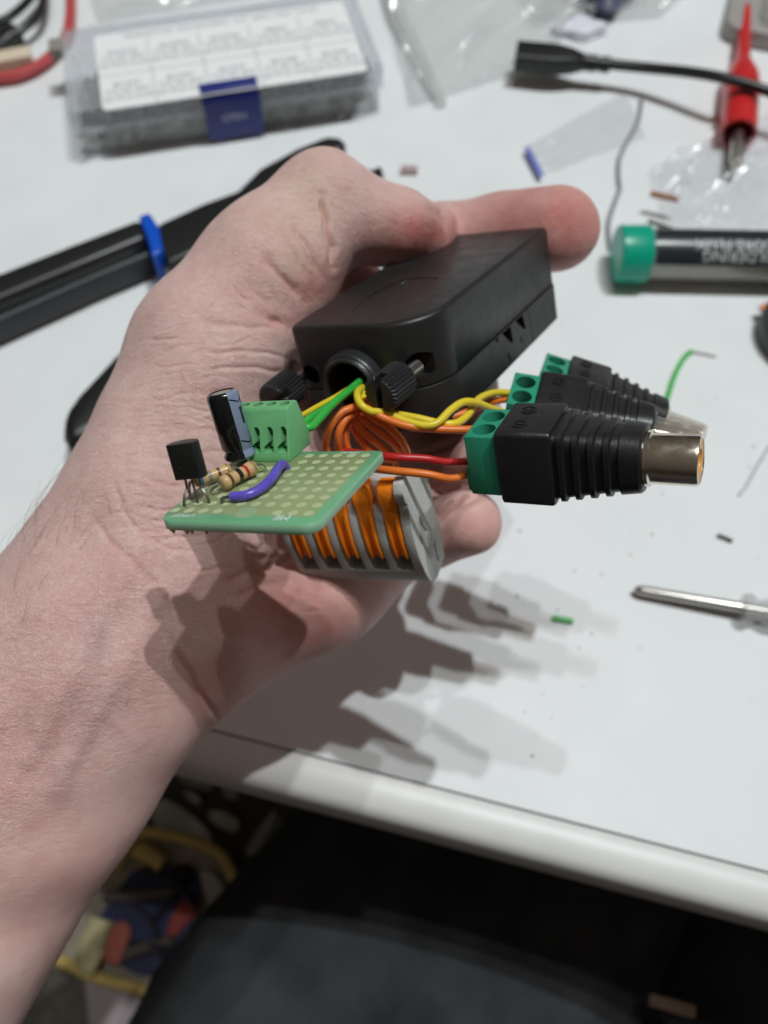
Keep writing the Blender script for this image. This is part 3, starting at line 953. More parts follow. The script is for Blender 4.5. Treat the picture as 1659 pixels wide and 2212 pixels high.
for zc in (Lc * .90, Lc * .30):
    g = G()
    cap_patch(18, 53, lambda a: zc - (a - 18) * .0022 - .012, lambda a: zc - (a - 18) * .0022 + .012)
    cap_patch(53, 88, lambda a: zc - (88 - a) * .0022 - .012, lambda a: zc - (88 - a) * .0022 + .012)
    g.build("chevron_mark", M_['sleeve'], cap)
g = G()
for dx in (-.11, .11):
    g = G(); g.tube([CMx @ Vector((0, dx, .03)), CMx @ Vector((0, dx, -.08)), CMx @ Vector((0, dx, -.08)) * .6 + Vector((ca.x + dx, ca.y - .1, -.2)) * .4, (ca.x + dx, ca.y - .12, -.21)], .026, 8)
    g.build("lead", M_['brass'], cap)

# transistor (flat front, three legs)
tM = zto_x((-2.07, -1.72, .40), (-2.11, -1.66, 1.0), (1, .05, 0))
tp = []
for k in range(25):
    a = math.radians(-28 + 236 * k / 24)
    tp.append((.26 * math.cos(a), .21 * math.sin(a)))
g = G(); g.prism(tp, 0, .55, 'z', .012, M=tM)
tr = g.build("transistor", M_['epoxy'], pcb, sharp=40)
g = G(); g.lathe([(.055, -.012), (.055, .004), (.045, .004), (.04, -.012)], 20, M=tM @ Matrix.Translation((-.06, -.102, .22)) @ Matrix.Rotation(math.radians(90), 4, 'X'), cap=False)
g.build("mould_mark", M_['bblack'], tr)
g = G()
for x0, (x1, y1) in zip((-.12, 0, .12), ((-2.21, -1.89), (-2.04, -1.78), (-1.83, -1.78))):
    p0 = tM @ Vector((x0, 0.0, .02)); p1 = tM @ Vector((x0 * 1.1, -.01, -.16))
    g = G(); g.tube([p0, p1, Vector((x1, y1, .10)) * .6 + p1 * .4, (x1, y1, .03), (x1, y1, -.215)], .020, 6)
    g.build("lead", M_['lead'], tr)

def resistor(a, b, rad, bands, ends):
    a = Vector(a); b = Vector(b); M = zto(a, b); L = (b - a).length
    prof = []; mats_ = []
    stops = sorted(set([0, 1] + [q for s in bands for q in (s[0], s[1])] + [.04, .1, .2, .27, .36, .64, .73, .8, .9, .96]))
    def rr(t):
        e = min(t, 1 - t)
        if e < .04: return rad * (.35 + .55 * e / .04)
        if e < .10: return rad * (.9 + .1 * (e - .04) / .06)
        if e < .20: return rad
        if e < .27: return rad * (1 - .14 * (e - .2) / .07)
        return rad * .86
    prof = [(rr(t), t * L) for t in stops]
    def mf(j, i):
        if j < 0 or j >= len(stops) - 1: return 0
        tm = (stops[j] + stops[j + 1]) / 2
        for s in bands:
            if s[0] <= tm <= s[1]: return s[2]
        return 0
    g = G(); g.lathe(prof, 28, M=M, mifun=mf)
    o = g.build("resistor", [M_['tan'], M_['bblue'], M_['bgrey'], M_['bbrown'], M_['bblack'], M_['bred'], M_['bgold']], pcb, sharp=60)
    ax = (b - a).normalized()
    g = G()
    for p, s, e in ((a, -1, ends[0]), (b, 1, ends[1])):
        e = Vector((*e, 0))
        g = G(); g.tube([p - ax * s * .02, p + ax * s * .06, e * .6 + (p + ax * s * .08) * .4 + Vector((0, 0, .05)), e + Vector((0, 0, .01)), e + Vector((0, 0, -.21))], .026, 8)
        g.build("lead", M_['brass'], o)
    return o
resistor((-2.36, -1.36, .16), (-1.97, -.86, .16), .105, [(.14, .22, 1), (.36, .46, 2), (.62, .70, 3), (.86, .92, 6)], ((-2.40 + .1, -1.60), (-1.90, -.76)))
resistor((-1.80, -1.42, .15), (-1.575, -.77, .16), .120, [(.16, .25, 3), (.42, .54, 4), (.64, .72, 5), (.86, .93, 6)], ((-1.98, -1.534), (-1.50, -.62)))
g = G()
g.tube([(-1.195, -.50, .0), (-1.19, -.56, .10), (-1.13, -.80, .15), (-1.05, -1.10, .15), (-1.045, -1.36, .13), (-1.10, -1.55, .11), (-1.22, -1.69, .10), (-1.45, -1.72, .09)], .075, 12)
jw = g.build("jumper_wire", M_['violet'], pcb)
g = G(); g.tube([(-1.40, -1.72, .09), (-1.53, -1.74, .085), (-1.60, -1.765, .05), (-1.617, -1.77, -.2)], .03, 8)
g.build("bare_end", M_['lead'], jw)
g = G()
for x, y in ((-2.2, -2.3), (-1.95, -2.3), (-1.87, -2.29), (-1.62, -2.28), (-2.21, -1.89), (-1.83, -1.78)):
    g = G(); g.lathe([(.055, -.158), (.045, -.185), (.022, -.21), (.02, -.235)], 10, M=Matrix.Translation((x, y, 0))); g.build("solder_joint", M_['lead'], pcb)

# ------------------------------------------------------------------ lever connector
WM = pose((-.172, -.334, -17.2), (.93, .01, .36), (-.161, .907, .39))
wago = empty("lever_connector", WM, "grey splicing connector with five orange levers below the green board", "wire connector")
WP = [(1.02, -.12), (1.22, .10), (1.58, .70), (1.60, .98), (1.52, 1.06), (1.36, 1.08), (1.10, 1.08), (1.07, 1.20), (.72, 1.23), (.28, 1.19), (-.14, 1.06), (-.60, .85), (-.86, .67), (-1.02, .44), (-1.05, .20), (-.88, -.42), (-.18, -.46)]
WE = [(1.04, -.13), (1.24, .09), (1.60, .70), (1.62, 1.20), (1.54, 1.34), (1.36, 1.40), (1.20, 1.37), (1.09, 1.24), (.72, 1.24), (.28, 1.20), (-.14, 1.07), (-.60, .86), (-.87, .67), (-1.03, .43), (-1.06, .19), (-.89, -.43), (-.18, -.47)]
LX = [.90, .370, -.16, -.69, -1.22]
g = G(); g.prism(WP, -1.401, 1.088, 'x')
hs = g.build("housing", M_['grey'], wago, sharp=35)
c = G()
for x in LX:
    c.prism([(1.30, 1.9), (1.30, .80), (.98, .80), (.2, .72), (-.30, .48), (-.45, .34), (-.48, .50), (-.54, .9), (-.54, 1.9)], x - .178, x + .178, 'x')
c.prism([(-1.3, .30), (-.9, .22), (-.9, .34), (-1.3, .44)], -.42, .02, 'x')
carve(hs, c, .02)
c = G()
for x in LX:
    c.lathe([(.16, 0), (.16, .9)], 20, M=zto((x, 1.75, .40), (x, 0, .40)))
carve(hs, c)
for x0, x1 in ((1.090, 1.275), (-1.56, -1.403)):
    g = G(); g.prism(WE, x0, x1, 'x')
    e_ = g.build("end_wall", M_['grey'], wago, sharp=35)
    c = G()
    if x0 > 0:
        c.prism([(.62, .66), (.34, .56), (.10, .34), (.05, .46), (.22, .66), (.5, .78)], 1.235, 1.5, 'x')
        c.prism([(-.26, .02), (-.62, .0), (-.80, -.08), (-.76, .08), (-.3, .12)], 1.20, 1.5, 'x')
        c.prism([(.25, .80), (.02, .72), (.0, .78), (.2, .86)], 1.245, 1.5, 'x')
    else:
        c.box((-1.7, 0, 0), (.1, .1, .1))
    carve(e_, c, .018)
def lever_geo():
    g = G()
    path = [(1.56, 1.02, .185), (1.545, 1.16, .19), (1.48, 1.265, .195), (1.36, 1.325, .195), (1.22, 1.335, .193), (1.12, 1.315, .182), (1.03, 1.29, .162), (.90, 1.28, .156), (.70, 1.27, .153), (.45, 1.24, .153), (.20, 1.19, .153), (-.02, 1.12, .153), (-.12, 1.075, .153), (-.19, 1.04, .153)]
    vs = []; fs = []
    n = len(path)
    for i, (y, z, w) in enumerate(path):
        dep = 0.0 if i < 8 else .075 * min(1, (i - 7) / 2)
        ya, za = path[max(i - 1, 0)][:2]; yb, zb = path[min(i + 1, n - 1)][:2]
        ty, tz = yb - ya, zb - za; ll = math.hypot(ty, tz); ny, nz = -tz / ll * -1, -ty / ll
        ny, nz = tz / ll, -ty / ll
        th = .34 if i > 2 else .12 + .07 * i
        y2, z2 = y - ny * th, z - nz * th
        y3, z3 = y - ny * .035, z - nz * .035
        y4, z4 = y - ny * dep, z - nz * dep
        vs += [(-w, y2, z2), (-w, y3, z3), (-w + .035, y, z), (-w * .50, y, z), (-w * .44, y4, z4), (w * .44, y4, z4), (w * .50, y, z), (w - .035, y, z), (w, y3, z3), (w, y2, z2)]
    for i in range(n - 1):
        for k in range(10):
            fs.append((i * 10 + k, i * 10 + (k + 1) % 10, (i + 1) * 10 + (k + 1) % 10, (i + 1) * 10 + k))
    fs.append(tuple(range(10))); fs.append(tuple((n - 1) * 10 + k for k in range(10)))
    g.add(vs, fs, 0, True)
    return g
lev0 = lever_geo().build("lever", M_['lever'], wago, Matrix.Translation((LX[0], 0, 0)), sharp=40)
for x in LX[1:]:
    c_ = lev0.copy(); COL.objects.link(c_); c_.parent = wago; c_.matrix_local = Matrix.Translation((x, 0, 0))
for i, s in enumerate(("32A", "450V", "0.08-4")):
    g = G(); text_geo(g, s, .17, Matrix.Translation((1.277, -.34, .52 - .15 * i)) @ Matrix(((0, 0, 1), (1, 0, 0), (0, 1, 0))).to_4x4() @ Matrix.Rotation(math.pi, 4, 'Z'), depth=.008)
    g.build("moulded_lettering", M_['grey'], wago)

# ------------------------------------------------------------------ screw-terminal plugs
def rr_ring(x, hy, hz, r, n=5):
    return [(x, a, b) for a, b in rrect(hy, hz, r, n)]
def connector(M, label, tip):
    root = empty("screw_terminal_plug", M, label, "audio connector", "screw terminal plugs")
    # rubber boot
    g = G(); rings = []
    rings.append(rr_ring(-.005, .52, .58, .06)); rings.append(rr_ring(0.0, .59, .67, .08)); rings.append(rr_ring(.03, .62, .70, .09)); rings.append(rr_ring(.90, .62, .70, .09)); rings.append(rr_ring(.945, .60, .68, .09))
    def core(x):
        t = (x - .95) / 1.4
        return .55 - .10 * t, .615 - .125 * t, .13 + .25 * t
    x = .95
    rings.append(rr_ring(.955, *core(.96)))
    for k in range(4):
        xa = 1.03 + .245 * k
        for dx, e in ((0, 0), (.02, .048), (.10, .055), (.125, 0)):
            hy, hz, rr = core(xa + dx)
            rings.append(rr_ring(xa + dx, hy + e, hz + e, rr + e * .5))
    for xx, e in ((2.0, 0), (2.02, .045), (2.32, .055), (2.36, .03), (2.37, -.06)):
        hy, hz, rr = core(xx)
        rings.append(rr_ring(xx, hy + e, hz + e, rr + e * .5))
    g.loft(rings)
    boot = g.build("boot", M_['boot'], root, sharp=32)
    # moulded polarity marks
    g = G()
    for yy in (.27, -.27):
        o = Matrix.Translation((.36, yy, .698))
        g.lathe([(.135, 0), (.135, .022), (.108, .022), (.108, 0)], 24, M=o, cap=False)
        g.box((.36, yy, .705), (.16, .04, .026))
    g.box((.36, .27, .7055), (.04, .16, .026))
    g.box((.36, 0, .70), (.03, .10, .014)); g.box((.42, 0, .70), (.03, .08, .014))
    g.build("polarity_mark", M_['boot'], boot)
    # green terminal block
    g = G(); g.box((-.28, 0, 0), (.58, 1.10, 1.14), .012)
    g.prism([(-.571, -.05), (-.64, -.10), (-.64, -.5), (-.571, -.57)], -.5, .5, 'y')
    blk = g.build("terminal_block", M_['tgreen'], root, sharp=40)
    c = G()
    for yy in (.25, -.25):
        c.prism([(-.30 + .205 * math.cos(2 * math.pi * k / 32), yy + .205 * math.sin(2 * math.pi * k / 32)) for k in range(32)], .22, .8, 'z')
    carve(blk, c)
    c = G()
    for yy in (.25, -.25):
        c.box((-.62, yy, -.30), (.30, .30, .30))
    carve(blk, c)
    for yy in (.25, -.25):
        g = G()
        g.lathe([(.0, .30), (.155, .30), (.17, .28), (.17, .2)], 24, M=Matrix.Translation((-.30, yy, 0)))
        s = g.build("terminal_screw", M_['steel'], blk, sharp=40)
        c = G(); c.box((-.30, yy, .30), (.05, .5, .06)); carve(s, c)
    if tip == 'socket':
        g = G()
        g.lathe([(.30, 2.35), (.47, 2.37), (.47, 2.44), (.43, 2.46), (.42, 2.47), (.42, 3.14), (.405, 3.19), (.385, 3.20), (.365, 3.19), (.355, 3.12), (.35, 2.6)], 48, M=Matrix.Rotation(math.pi / 2, 4, 'Y'), cap=False)
        b = g.build("barrel", M_['nickel'], root, sharp=35)
        g = G(); g.lathe([(.36, 3.13), (.352, 3.185), (.20, 3.185), (.17, 3.15), (.16, 2.7), (0, 2.7)], 40, M=Matrix.Rotation(math.pi / 2, 4, 'Y'), cap=False)
        g.build("insulator", M_['amber'], b, sharp=40)
    else:
        g = G(); g.lathe([(.44, 2.36), (.44, 2.42), (.36, 2.44), (.34, 2.5), (.30, 3.28), (.29, 3.32), (.27, 3.34), (.25, 3.34), (.24, 3.30), (.26, 2.6), (.26, 2.45)], 36, M=Matrix.Rotation(math.pi / 2, 4, 'Y'), cap=False)
        b = g.build("clear_cap", clear_mat("clear_cap_plastic", (.90, .87, .83), .16, .06, .7, gloss=.6), root, sharp=40)
        g = G(); g.lathe([(0, 2.36), (.13, 2.36), (.13, 2.95), (.10, 3.0), (0, 3.02)], 24, M=Matrix.Rotation(math.pi / 2, 4, 'Y'), cap=False)
        g.build("pin", M_['nickel'], b, sharp=40)
    return root
K1 = pose((2.21, 1.055, -14.33), (.882, -.075, .466), (.436, .528, -.728))
K2 = pose((3.187, 2.08, -17.097), (.961, -.19, .202), (.276, .69, -.67))
K3 = pose((4.063, 2.785, -18.68), (.938, -.327, .107), (.277, .53, -.80))
connector(K1, "black ribbed plug with green screw terminals and a bare metal barrel, nearest of three", 'socket')
connector(K2, "black ribbed plug with both green screw holes fully visible, between two similar plugs", 'cap')
connector(K3, "black ribbed plug nearest the black enclosure, farthest back of the three plugs", 'cap')

# ------------------------------------------------------------------ wires
def wire(pts, m, label, group, r=.074, name="wire"):
    g = G(); g.tube([W(*p) for p in pts], r, 12, sub=10)
    base = W(*pts[0])
    g.v = [v - base for v in g.v]
    o = g.build(name, m)
    o.location = base
    return tag(o, label, "wire", group)
OG = "orange wires"
S = (783, 852, 16.6)
def wtop(x, dy=0.0, zz=.42):
    return WM @ Vector((x, 1.36 + dy, zz))
def wire_to(pts, endw, m, label, group, r=.074):
    g = G(); g.tube([W(*p) for p in pts] + [Vector(e) for e in endw], r, 12, sub=10)
    base = W(*pts[0]); g.v = [v - base for v in g.v]
    o = g.build("wire", m); o.location = base
    return tag(o, label, "wire", group)
IN = (788, 838, 17.4)
wire_to([IN, (800, 872, 15.7), (770, 878, 15.2), (735, 893, 15.05), (712, 925, 15.05), (703, 960, 15.3), (704, 990, 15.7)], [wtop(LX[4], .35), wtop(LX[4], -.5)], M_['orange'], "orange wire making the outermost left arc above the green board", OG)
wire_to([IN, (798, 874, 15.9), (772, 890, 15.35), (747, 905, 15.2), (732, 935, 15.2), (731, 965, 15.4), (736, 995, 15.8)], [wtop(LX[3], .35), wtop(LX[3], -.5)], M_['orange'], "orange wire of the second arc from the left above the green board", OG)
wire_to([IN, (792, 876, 16.1), (770, 897, 15.6), (750, 922, 15.5), (748, 955, 15.6), (760, 995, 15.9)], [wtop(LX[2], .35), wtop(LX[2], -.5)], M_['orange'], "short orange wire inside the two left arcs", OG)
wire_to([IN, (790, 872, 16.2), (768, 890, 15.8), (762, 915, 15.7), (776, 945, 15.7), (798, 972, 15.7), (822, 992, 15.8)], [wtop(LX[2] + .25, .30), wtop(LX[2] + .2, -.4)], M_['orange'], "orange wire slanting down right in the dark middle of the bundle", OG)
wire_to([IN, (795, 868, 16.0), (772, 886, 15.6), (770, 908, 15.45), (788, 936, 15.5), (820, 962, 15.6), (846, 990, 15.8)], [wtop(LX[1] - .1, .30), wtop(LX[1] - .1, -.4)], M_['orange'], "orange wire slanting down right, third from the right in the bundle", OG)
wire_to([IN, (800, 868, 15.9), (776, 884, 15.5), (788, 908, 15.35), (820, 934, 15.4), (850, 958, 15.5), (864, 985, 15.75)], [wtop(LX[1] + .12, .32), wtop(LX[1] + .1, -.4)], M_['orange'], "orange wire slanting down right, second from the right in the bundle", OG)
wire_to([IN, (802, 866, 15.7), (785, 884, 15.4), (812, 906, 15.25), (845, 928, 15.3), (866, 952, 15.4), (880, 985, 15.7)], [wtop(LX[0] - .05, .32), wtop(LX[0] - .05, -.4)], M_['orange'], "rightmost orange wire of the bundle, slanting down to the grey connector", OG)
wire([IN, (800, 862, 15.6), (772, 872, 15.15), (795, 884, 15.0), (835, 905, 14.95), (885, 921, 14.9), (950, 927, 14.95), (1010, 928, 15.0), (1060, 925, 15.2)], M_['orange'], "orange wire running under the yellow pair to the nearest plug", OG)
wire_to([(740, 1012, 15.6), (800, 1012, 14.9), (850, 1017, 14.5), (920, 1024, 14.4), (975, 1034, 14.5)], [K1 @ Vector((-.64, -.25, -.32)), K1 @ Vector((-.4, -.25, -.32))], M_['orange'], "straight orange wire from under the board to the nearest plug's lower side", OG)
wire_to([(745, 975, 15.6), (800, 982, 15.0), (850, 987, 14.7), (920, 991, 14.7), (965, 998, 14.8)], [K1 @ Vector((-.64, .25, -.36)), K1 @ Vector((-.4, .25, -.36))], M_['red'], "straight red wire from behind the board to the nearest plug", "red wires")
wire([(960, 905, 16.4), (1010, 890, 16.5), (1040, 876, 16.6), (1070, 866, 16.7), (1110, 860, 17.0)], M_['orange'], "short orange wire end behind the yellow pair, going to the middle plug", OG)
YG = "yellow wires"
wire([(790, 835, 17.2), (783, 838, 15.9), (772, 850, 15.2), (778, 872, 14.9), (800, 888, 14.9), (835, 892, 15.0), (870, 907, 14.95), (915, 919, 14.85), (945, 913, 14.85), (972, 887, 15.0), (1000, 869, 15.2), (1028, 870, 15.4), (1060, 882, 15.8), (1085, 890, 16.2)], M_['yellow'], "yellow wire looping behind the knurled screw, upper strand crossing in front", YG)
wire([(800, 838, 17.2), (795, 842, 16.0), (785, 860, 15.5), (800, 885, 15.2), (850, 894, 15.2), (900, 903, 15.1), (950, 914, 15.05), (985, 914, 15.1), (1012, 895, 15.4), (1026, 870, 15.8), (1046, 855, 16.2), (1075, 848, 16.6), (1115, 850, 17.0)], M_['yellow'], "yellow wire bending up to the middle plug, lower strand of the pair", YG)
GG = "green wires"
def wire_tb(pts, y, z, x, m, label, group, r=.074):
    end = [PM @ Vector((x, .47, z)), PM @ Vector((x, .1, z - .02))]
    return wire_to(pts, end, m, label, group, r)
wire_tb([(800, 812, 17.4), (778, 824, 16.0), (752, 845, 15.2), (718, 874, 14.6), (690, 905, 14.1), (672, 922, 13.8)], 0, .30, -1.40, M_['green'], "green wire nearest the camera, from the enclosure to the terminal strip", GG)
wire_tb([(795, 815, 17.5), (770, 836, 16.2), (740, 858, 15.4), (700, 885, 14.7), (670, 903, 14.2), (655, 915, 13.95)], 0, .34, -1.64, M_['green'], "green wire hidden partly under the other green wire", GG)
wire_tb([(790, 820, 17.6), (760, 836, 16.4), (725, 857, 15.5), (690, 876, 14.9), (655, 896, 14.3), (640, 905, 14.0)], 0, .40, -1.88, M_['yellow'], "thin yellow wire beside the green wires at the terminal strip", YG, .05)

# ------------------------------------------------------------------ things lying on the desk
clearA = clear_mat("clear_polystyrene", (.97, .98, 1.0), .16, .18, .9)
milky = clear_mat("milky_polypropylene", (.97, .98, .98), .17, .3, .85)
film = clear_mat("clear_film", (.985, .99, 1.0), .08, .26, .9, bump=1.0, bscale=1.6, gloss=1.6)
film2 = clear_mat("hazy_film", (.97, .985, .98), .26, .24, .92, bump=1.0, bscale=1.6, gloss=1.8)
paper = mat("white_paper", (.86, .87, .88), .7)
ink = mat("grey_print", (.16, .165, .19), .7)
blackp = mat("black_plastic", (.013, .013, .015), .38, bump=.1, bscale=6, rvar=.08, vscale=.7)
chips = mat("dark_parts", (.022, .023, .022), .6, var=.6, vscale=3)

def org_box():
    H = 2.3
    a = T(183, 345); b = T(828, 243)
    M = frame(a, b - a); MI = M.inverted()
    Wd = (b - a).length
    D = (MI @ T(228, 52, H)).y
    root = empty("component_box", M, "clear flat compartment box with a printed white label and a dark blue latch", "storage box")
    t = .13; hs = 1.35
    g = G()
    # base tray with walls and dividers
    def walls(g, x0, x1, y0, y1, z0, z1, t):
        g.box(((x0 + x1) / 2, y0 + t / 2, (z0 + z1) / 2), (x1 - x0, t, z1 - z0)); g.box(((x0 + x1) / 2, y1 - t / 2, (z0 + z1) / 2), (x1 - x0, t, z1 - z0))
        g.box((x0 + t / 2, (y0 + y1) / 2, (z0 + z1) / 2), (t, y1 - y0 - 2 * t, z1 - z0)); g.box((x1 - t / 2, (y0 + y1) / 2, (z0 + z1) / 2), (t, y1 - y0 - 2 * t, z1 - z0))
    g.box((Wd / 2, D / 2, .08), (Wd - .3, D - .3, .12))
    walls(g, .15, Wd - .15, .15, D - .15, .14, hs, t)
    g.build("tray", milky, root)
    g = G(); walls(g, 0, Wd, 0, D, hs - .05, H, t); g.box((Wd / 2, D / 2, H - .06), (Wd - 2 * t, D - 2 * t, .12))
    g.box((Wd / 2, -.05, hs), (Wd + .1, .12, .14), .02)
    g.build("lid", clearA, root)
    for k in range(1, 5):
        g = G(); g.box((.15 + (Wd - .3) * k / 5, D / 2, .8), (.14, D - .6, 1.3)); g.build("divider", milky, root)
    g = G(); g.box((Wd / 2, D / 2, .8), (Wd - .6, .14, 1.3)); g.build("divider", milky, root)
    rng = random.Random(3)
    for i in range(5):
        for j in range(2):
            g = G()
            x0 = .35 + (Wd - .3) * i / 5; y0 = .4 + (D / 2 - .1) * j
            w = (Wd - .3) / 5 - .4; d = D / 2 - .6
            for k in range(24 if j == 0 else 8):
                c = (x0 + rng.random() * w, y0 + rng.random() * d, .22 + rng.random() * .75)
                mm = Matrix.Translation(c) @ Matrix.Rotation(rng.random() * 6, 4, (rng.random(), rng.random(), 1))
                g.box((0, 0, 0), (.46, .36, .42), .03, M=mm, mi=0)
                g.box((0, 0, -.7), (.05, .03, 1.1), M=mm, mi=1); g.box((.12, 0, -.7), (.05, .03, 1.1), M=mm, mi=1)
            o = g.build("loose_parts", [chips, M_['steel']], root); tag(o, kind="stuff")
    # label sheet
    zl = H + .012
    q = [MI @ T(*p, zl) for p in ((222, 240), (787, 130), (262, 70))]
    x0 = q[0].x; x1 = q[1].x; y0 = min(q[0].y, q[1].y); y1 = q[2].y
    g = G(); g.prism([(x + (x0 + x1) / 2, y + (y0 + y1) / 2) for x, y in rrect((x1 - x0) / 2, (y1 - y0) / 2, .25)], H + .004, zl, 'z')
    lab = g.build("label_sheet", paper, root)
    g = G(); w = (x1 - x0) / 5; hh = (y1 - y0) * .87 / 2
    text_geo(g, "TRANSISTOR  ASSORTMENT  KIT  NPN / PNP  TO-92", (y1 - y0) * .072, Matrix.Translation(((x0 + x1) / 2, y1 - .07 * (y1 - y0), zl + .004)))
    names = ["BC327", "BC337", "BC547", "BC548", "BC549", "2N2222", "2N3904", "2N3906", "S8050", "S8550"]
    for i in range(5):
        for j in range(2):
            cx_ = x0 + w * (i + .5); cy_ = y0 + hh * (j + .5)
            for k, s in enumerate((names[i + 5 * j], "TO-92 45V", "20 PCS 0.5A")):
                text_geo(g, s, .42, Matrix.Translation((cx_, cy_ + .42 - .45 * k, zl + .004)))
    for i in range(1, 5): g.box((x0 + w * i, (y0 + y1 - .13 * (y1 - y0)) / 2, zl + .003), (.03, (y1 - y0) * .87, .002))
    g.box(((x0 + x1) / 2, y0 + hh, zl + .003), (x1 - x0 - .1, .03, .002))
    pr = g.build("printing", ink, lab)
    # latch
    xl = (MI @ T(507, 255, 1.2)).x
    g = G()
    g.prism([(-.02, H + .10), (-.16, H + .06), (-.30, H - .35), (-.36, .9), (-.42, .25), (-.34, .2), (-.26, .9), (-.14, hs), (-.12, H - .3), (0, H - .06), (.45, H + .02), (.45, H + .10)], xl - 1.25, xl + 1.25, 'x', .02)
    la = g.build("latch", mat("dark_blue_plastic", (.018, .030, .20), .35), root, sharp=40)
    g = G()
    text_geo(g, "OPEN", .42, Matrix.Translation((xl, -.352, 1.18)) @ Matrix.Rotation(math.radians(84), 4, 'X'), depth=.012)
    g.build("moulded_word", mat("pale_blue_mark", (.45, .48, .62), .4), la)
    for xx in (.6,):
        g = G(); g.box((-.28, D - .75, H - .35), (.6, .9, .5), .05); g.build("hinge_lug", mat("brown_grey_lug", (.28, .25, .22), .6), root)
org_box()

def sheet(name, quad, nx, ny, m, amp, seed, z0=.15, fold=None, label=None, cat=None, group=None, thick=.012):
    """a crumpled sheet over a quad of desk points"""
    rng = np.random.RandomState(seed)
    A, B, C_, D_ = [np.array(q) for q in quad]
    ph = rng.rand(9) * 6; fr = rng.rand(9, 2) * 5 + 1.5
    top = []
    for j in range(ny + 1):
        for i in range(nx + 1):
            u, v = i / nx, j / ny
            p = A * (1 - u) * (1 - v) + B * u * (1 - v) + C_ * u * v + D_ * (1 - u) * v
            hgt = 0
            for k in range(9):
                s = math.sin(fr[k, 0] * u * 2 + fr[k, 1] * v * 2 + ph[k])
                hgt += (1 - abs(s)) ** 2 / 9 * (1.6 if k < 4 else .8)
            hgt = hgt * amp
            if fold: hgt += fold(u, v)
            top.append((p[0] + rng.randn() * .02, p[1] + rng.randn() * .02, z0 + hgt))
    g = G()
    n = nx + 1
    base = np.array(quad).mean(0)
    vs = [(x - base[0], y - base[1], z) for x, y, z in top]
    fs = [(j * n + i, j * n + i + 1, (j + 1) * n + i + 1, (j + 1) * n + i) for j in range(ny) for i in range(nx)]
    g.add(vs, fs, 0, True)
    o = g.build(name, m, sharp=180)
    o.location = (base[0], base[1], 0)
    return tag(o, label, cat, group)

# bags behind the box and on the right
sheet("plastic_bag", [T(815, -60)[:], T(890, 235)[:], T(1180, 140)[:], T(1330, -80)[:]], 60, 60, film2, 1.5, 5, .1, lambda u, v: .5 * math.exp(-((v - .02 - .04 * u) / .05) ** 2), "large hazy plastic bag lying behind the black plug, beside the component box", "plastic bag")
sheet("plastic_bag", [T(160, -120)[:], T(215, 52)[:], T(560, -5)[:], T(700, -150)[:]], 30, 24, film2, 1.3, 8, .1, None, "hazy plastic bag behind the component box, at the top edge", "plastic bag")
sheet("plastic_bag", [T(1137, 318)[:], T(1172, 380)[:], T(1395, 300)[:], T(1350, 200)[:]], 30, 24, film, .25, 11, .05, None, "flat clear zip bag with a blue strip on one end", "plastic bag")
g = G(); pts_ = [T(828, -70, .35), T(850, 10, .5), T(900, 110, .45), T(955, 222, .3)]
b_ = pts_[0].copy(); g.tube([p_ - b_ for p_ in pts_], [.35, .42, .38, .25], 10)
seam_ = g.build("rolled_edge", film2)
bag_ = [o_ for o_ in COL.objects if o_.name == "plastic_bag"][0]
seam_.parent = bag_; seam_.location = b_ - bag_.location
zs = T(1137, 318, .3); ze = T(1170, 380, .3)
g = G(); g.box(((ze - zs).length / 2, 0, 0), ((ze - zs).length, .26, .06), .02)
o = g.build("zip_strip", mat("blue_zip", (.16, .20, .55), .4)); tag(o, "short blue zip strip at the end of the flat clear bag", "zip strip")
o.matrix_world = frame(zs, ze - zs)
streak = lambda u, v: .75 * (1 - abs(math.sin(3.3 * (u + 2.4 * v) + .5))) ** 2 + .45 * (1 - abs(math.sin(6.1 * (u + 2.1 * v) + 1.1))) ** 2
sheet("plastic_bag", [T(1400, 372)[:], T(1440, 500)[:], T(1760, 506)[:], T(1770, 225)[:]], 60, 40, film, .8, 21, .1, streak, "crumpled shiny clear bag above the black and green tube", "plastic bag")
sheet("plastic_bag", [T(1080, -90)[:], T(1150, 62)[:], T(1430, 40)[:], T(1560, -90)[:]], 50, 40, film2, 1.6, 33, .2, None, "crumpled whitish bag at the top edge, with the slate blue bundle in it", "plastic bag")
def strand(pts, r, m, name, label, cat, z=None, group=None, ends=None):
    g = G(); q = [T(p[0], p[1], p[2] if len(p) > 2 else r) for p in pts]
    b = q[0].copy(); g.tube([p - b for p in q], r, 10)
    o = g.build(name, m); o.location = b
    return tag(o, label, cat, group)
cu = mat("copper_brown", (.42, .16, .06), .4, metal=.4)
strand([(1405, 418, .9), (1432, 424, .9), (1465, 432, .9)], .12, cu, "copper_offcut", "short copper wire offcut on the crumpled clear bag", "wire offcut")
strand([(1400, 477, .5), (1425, 486, .5), (1452, 496, .5)], .09, mat("olive_scrap", (.10, .09, .05), .5), "dark_offcut", "thin dark offcut just above the green tube cap", "wire offcut")

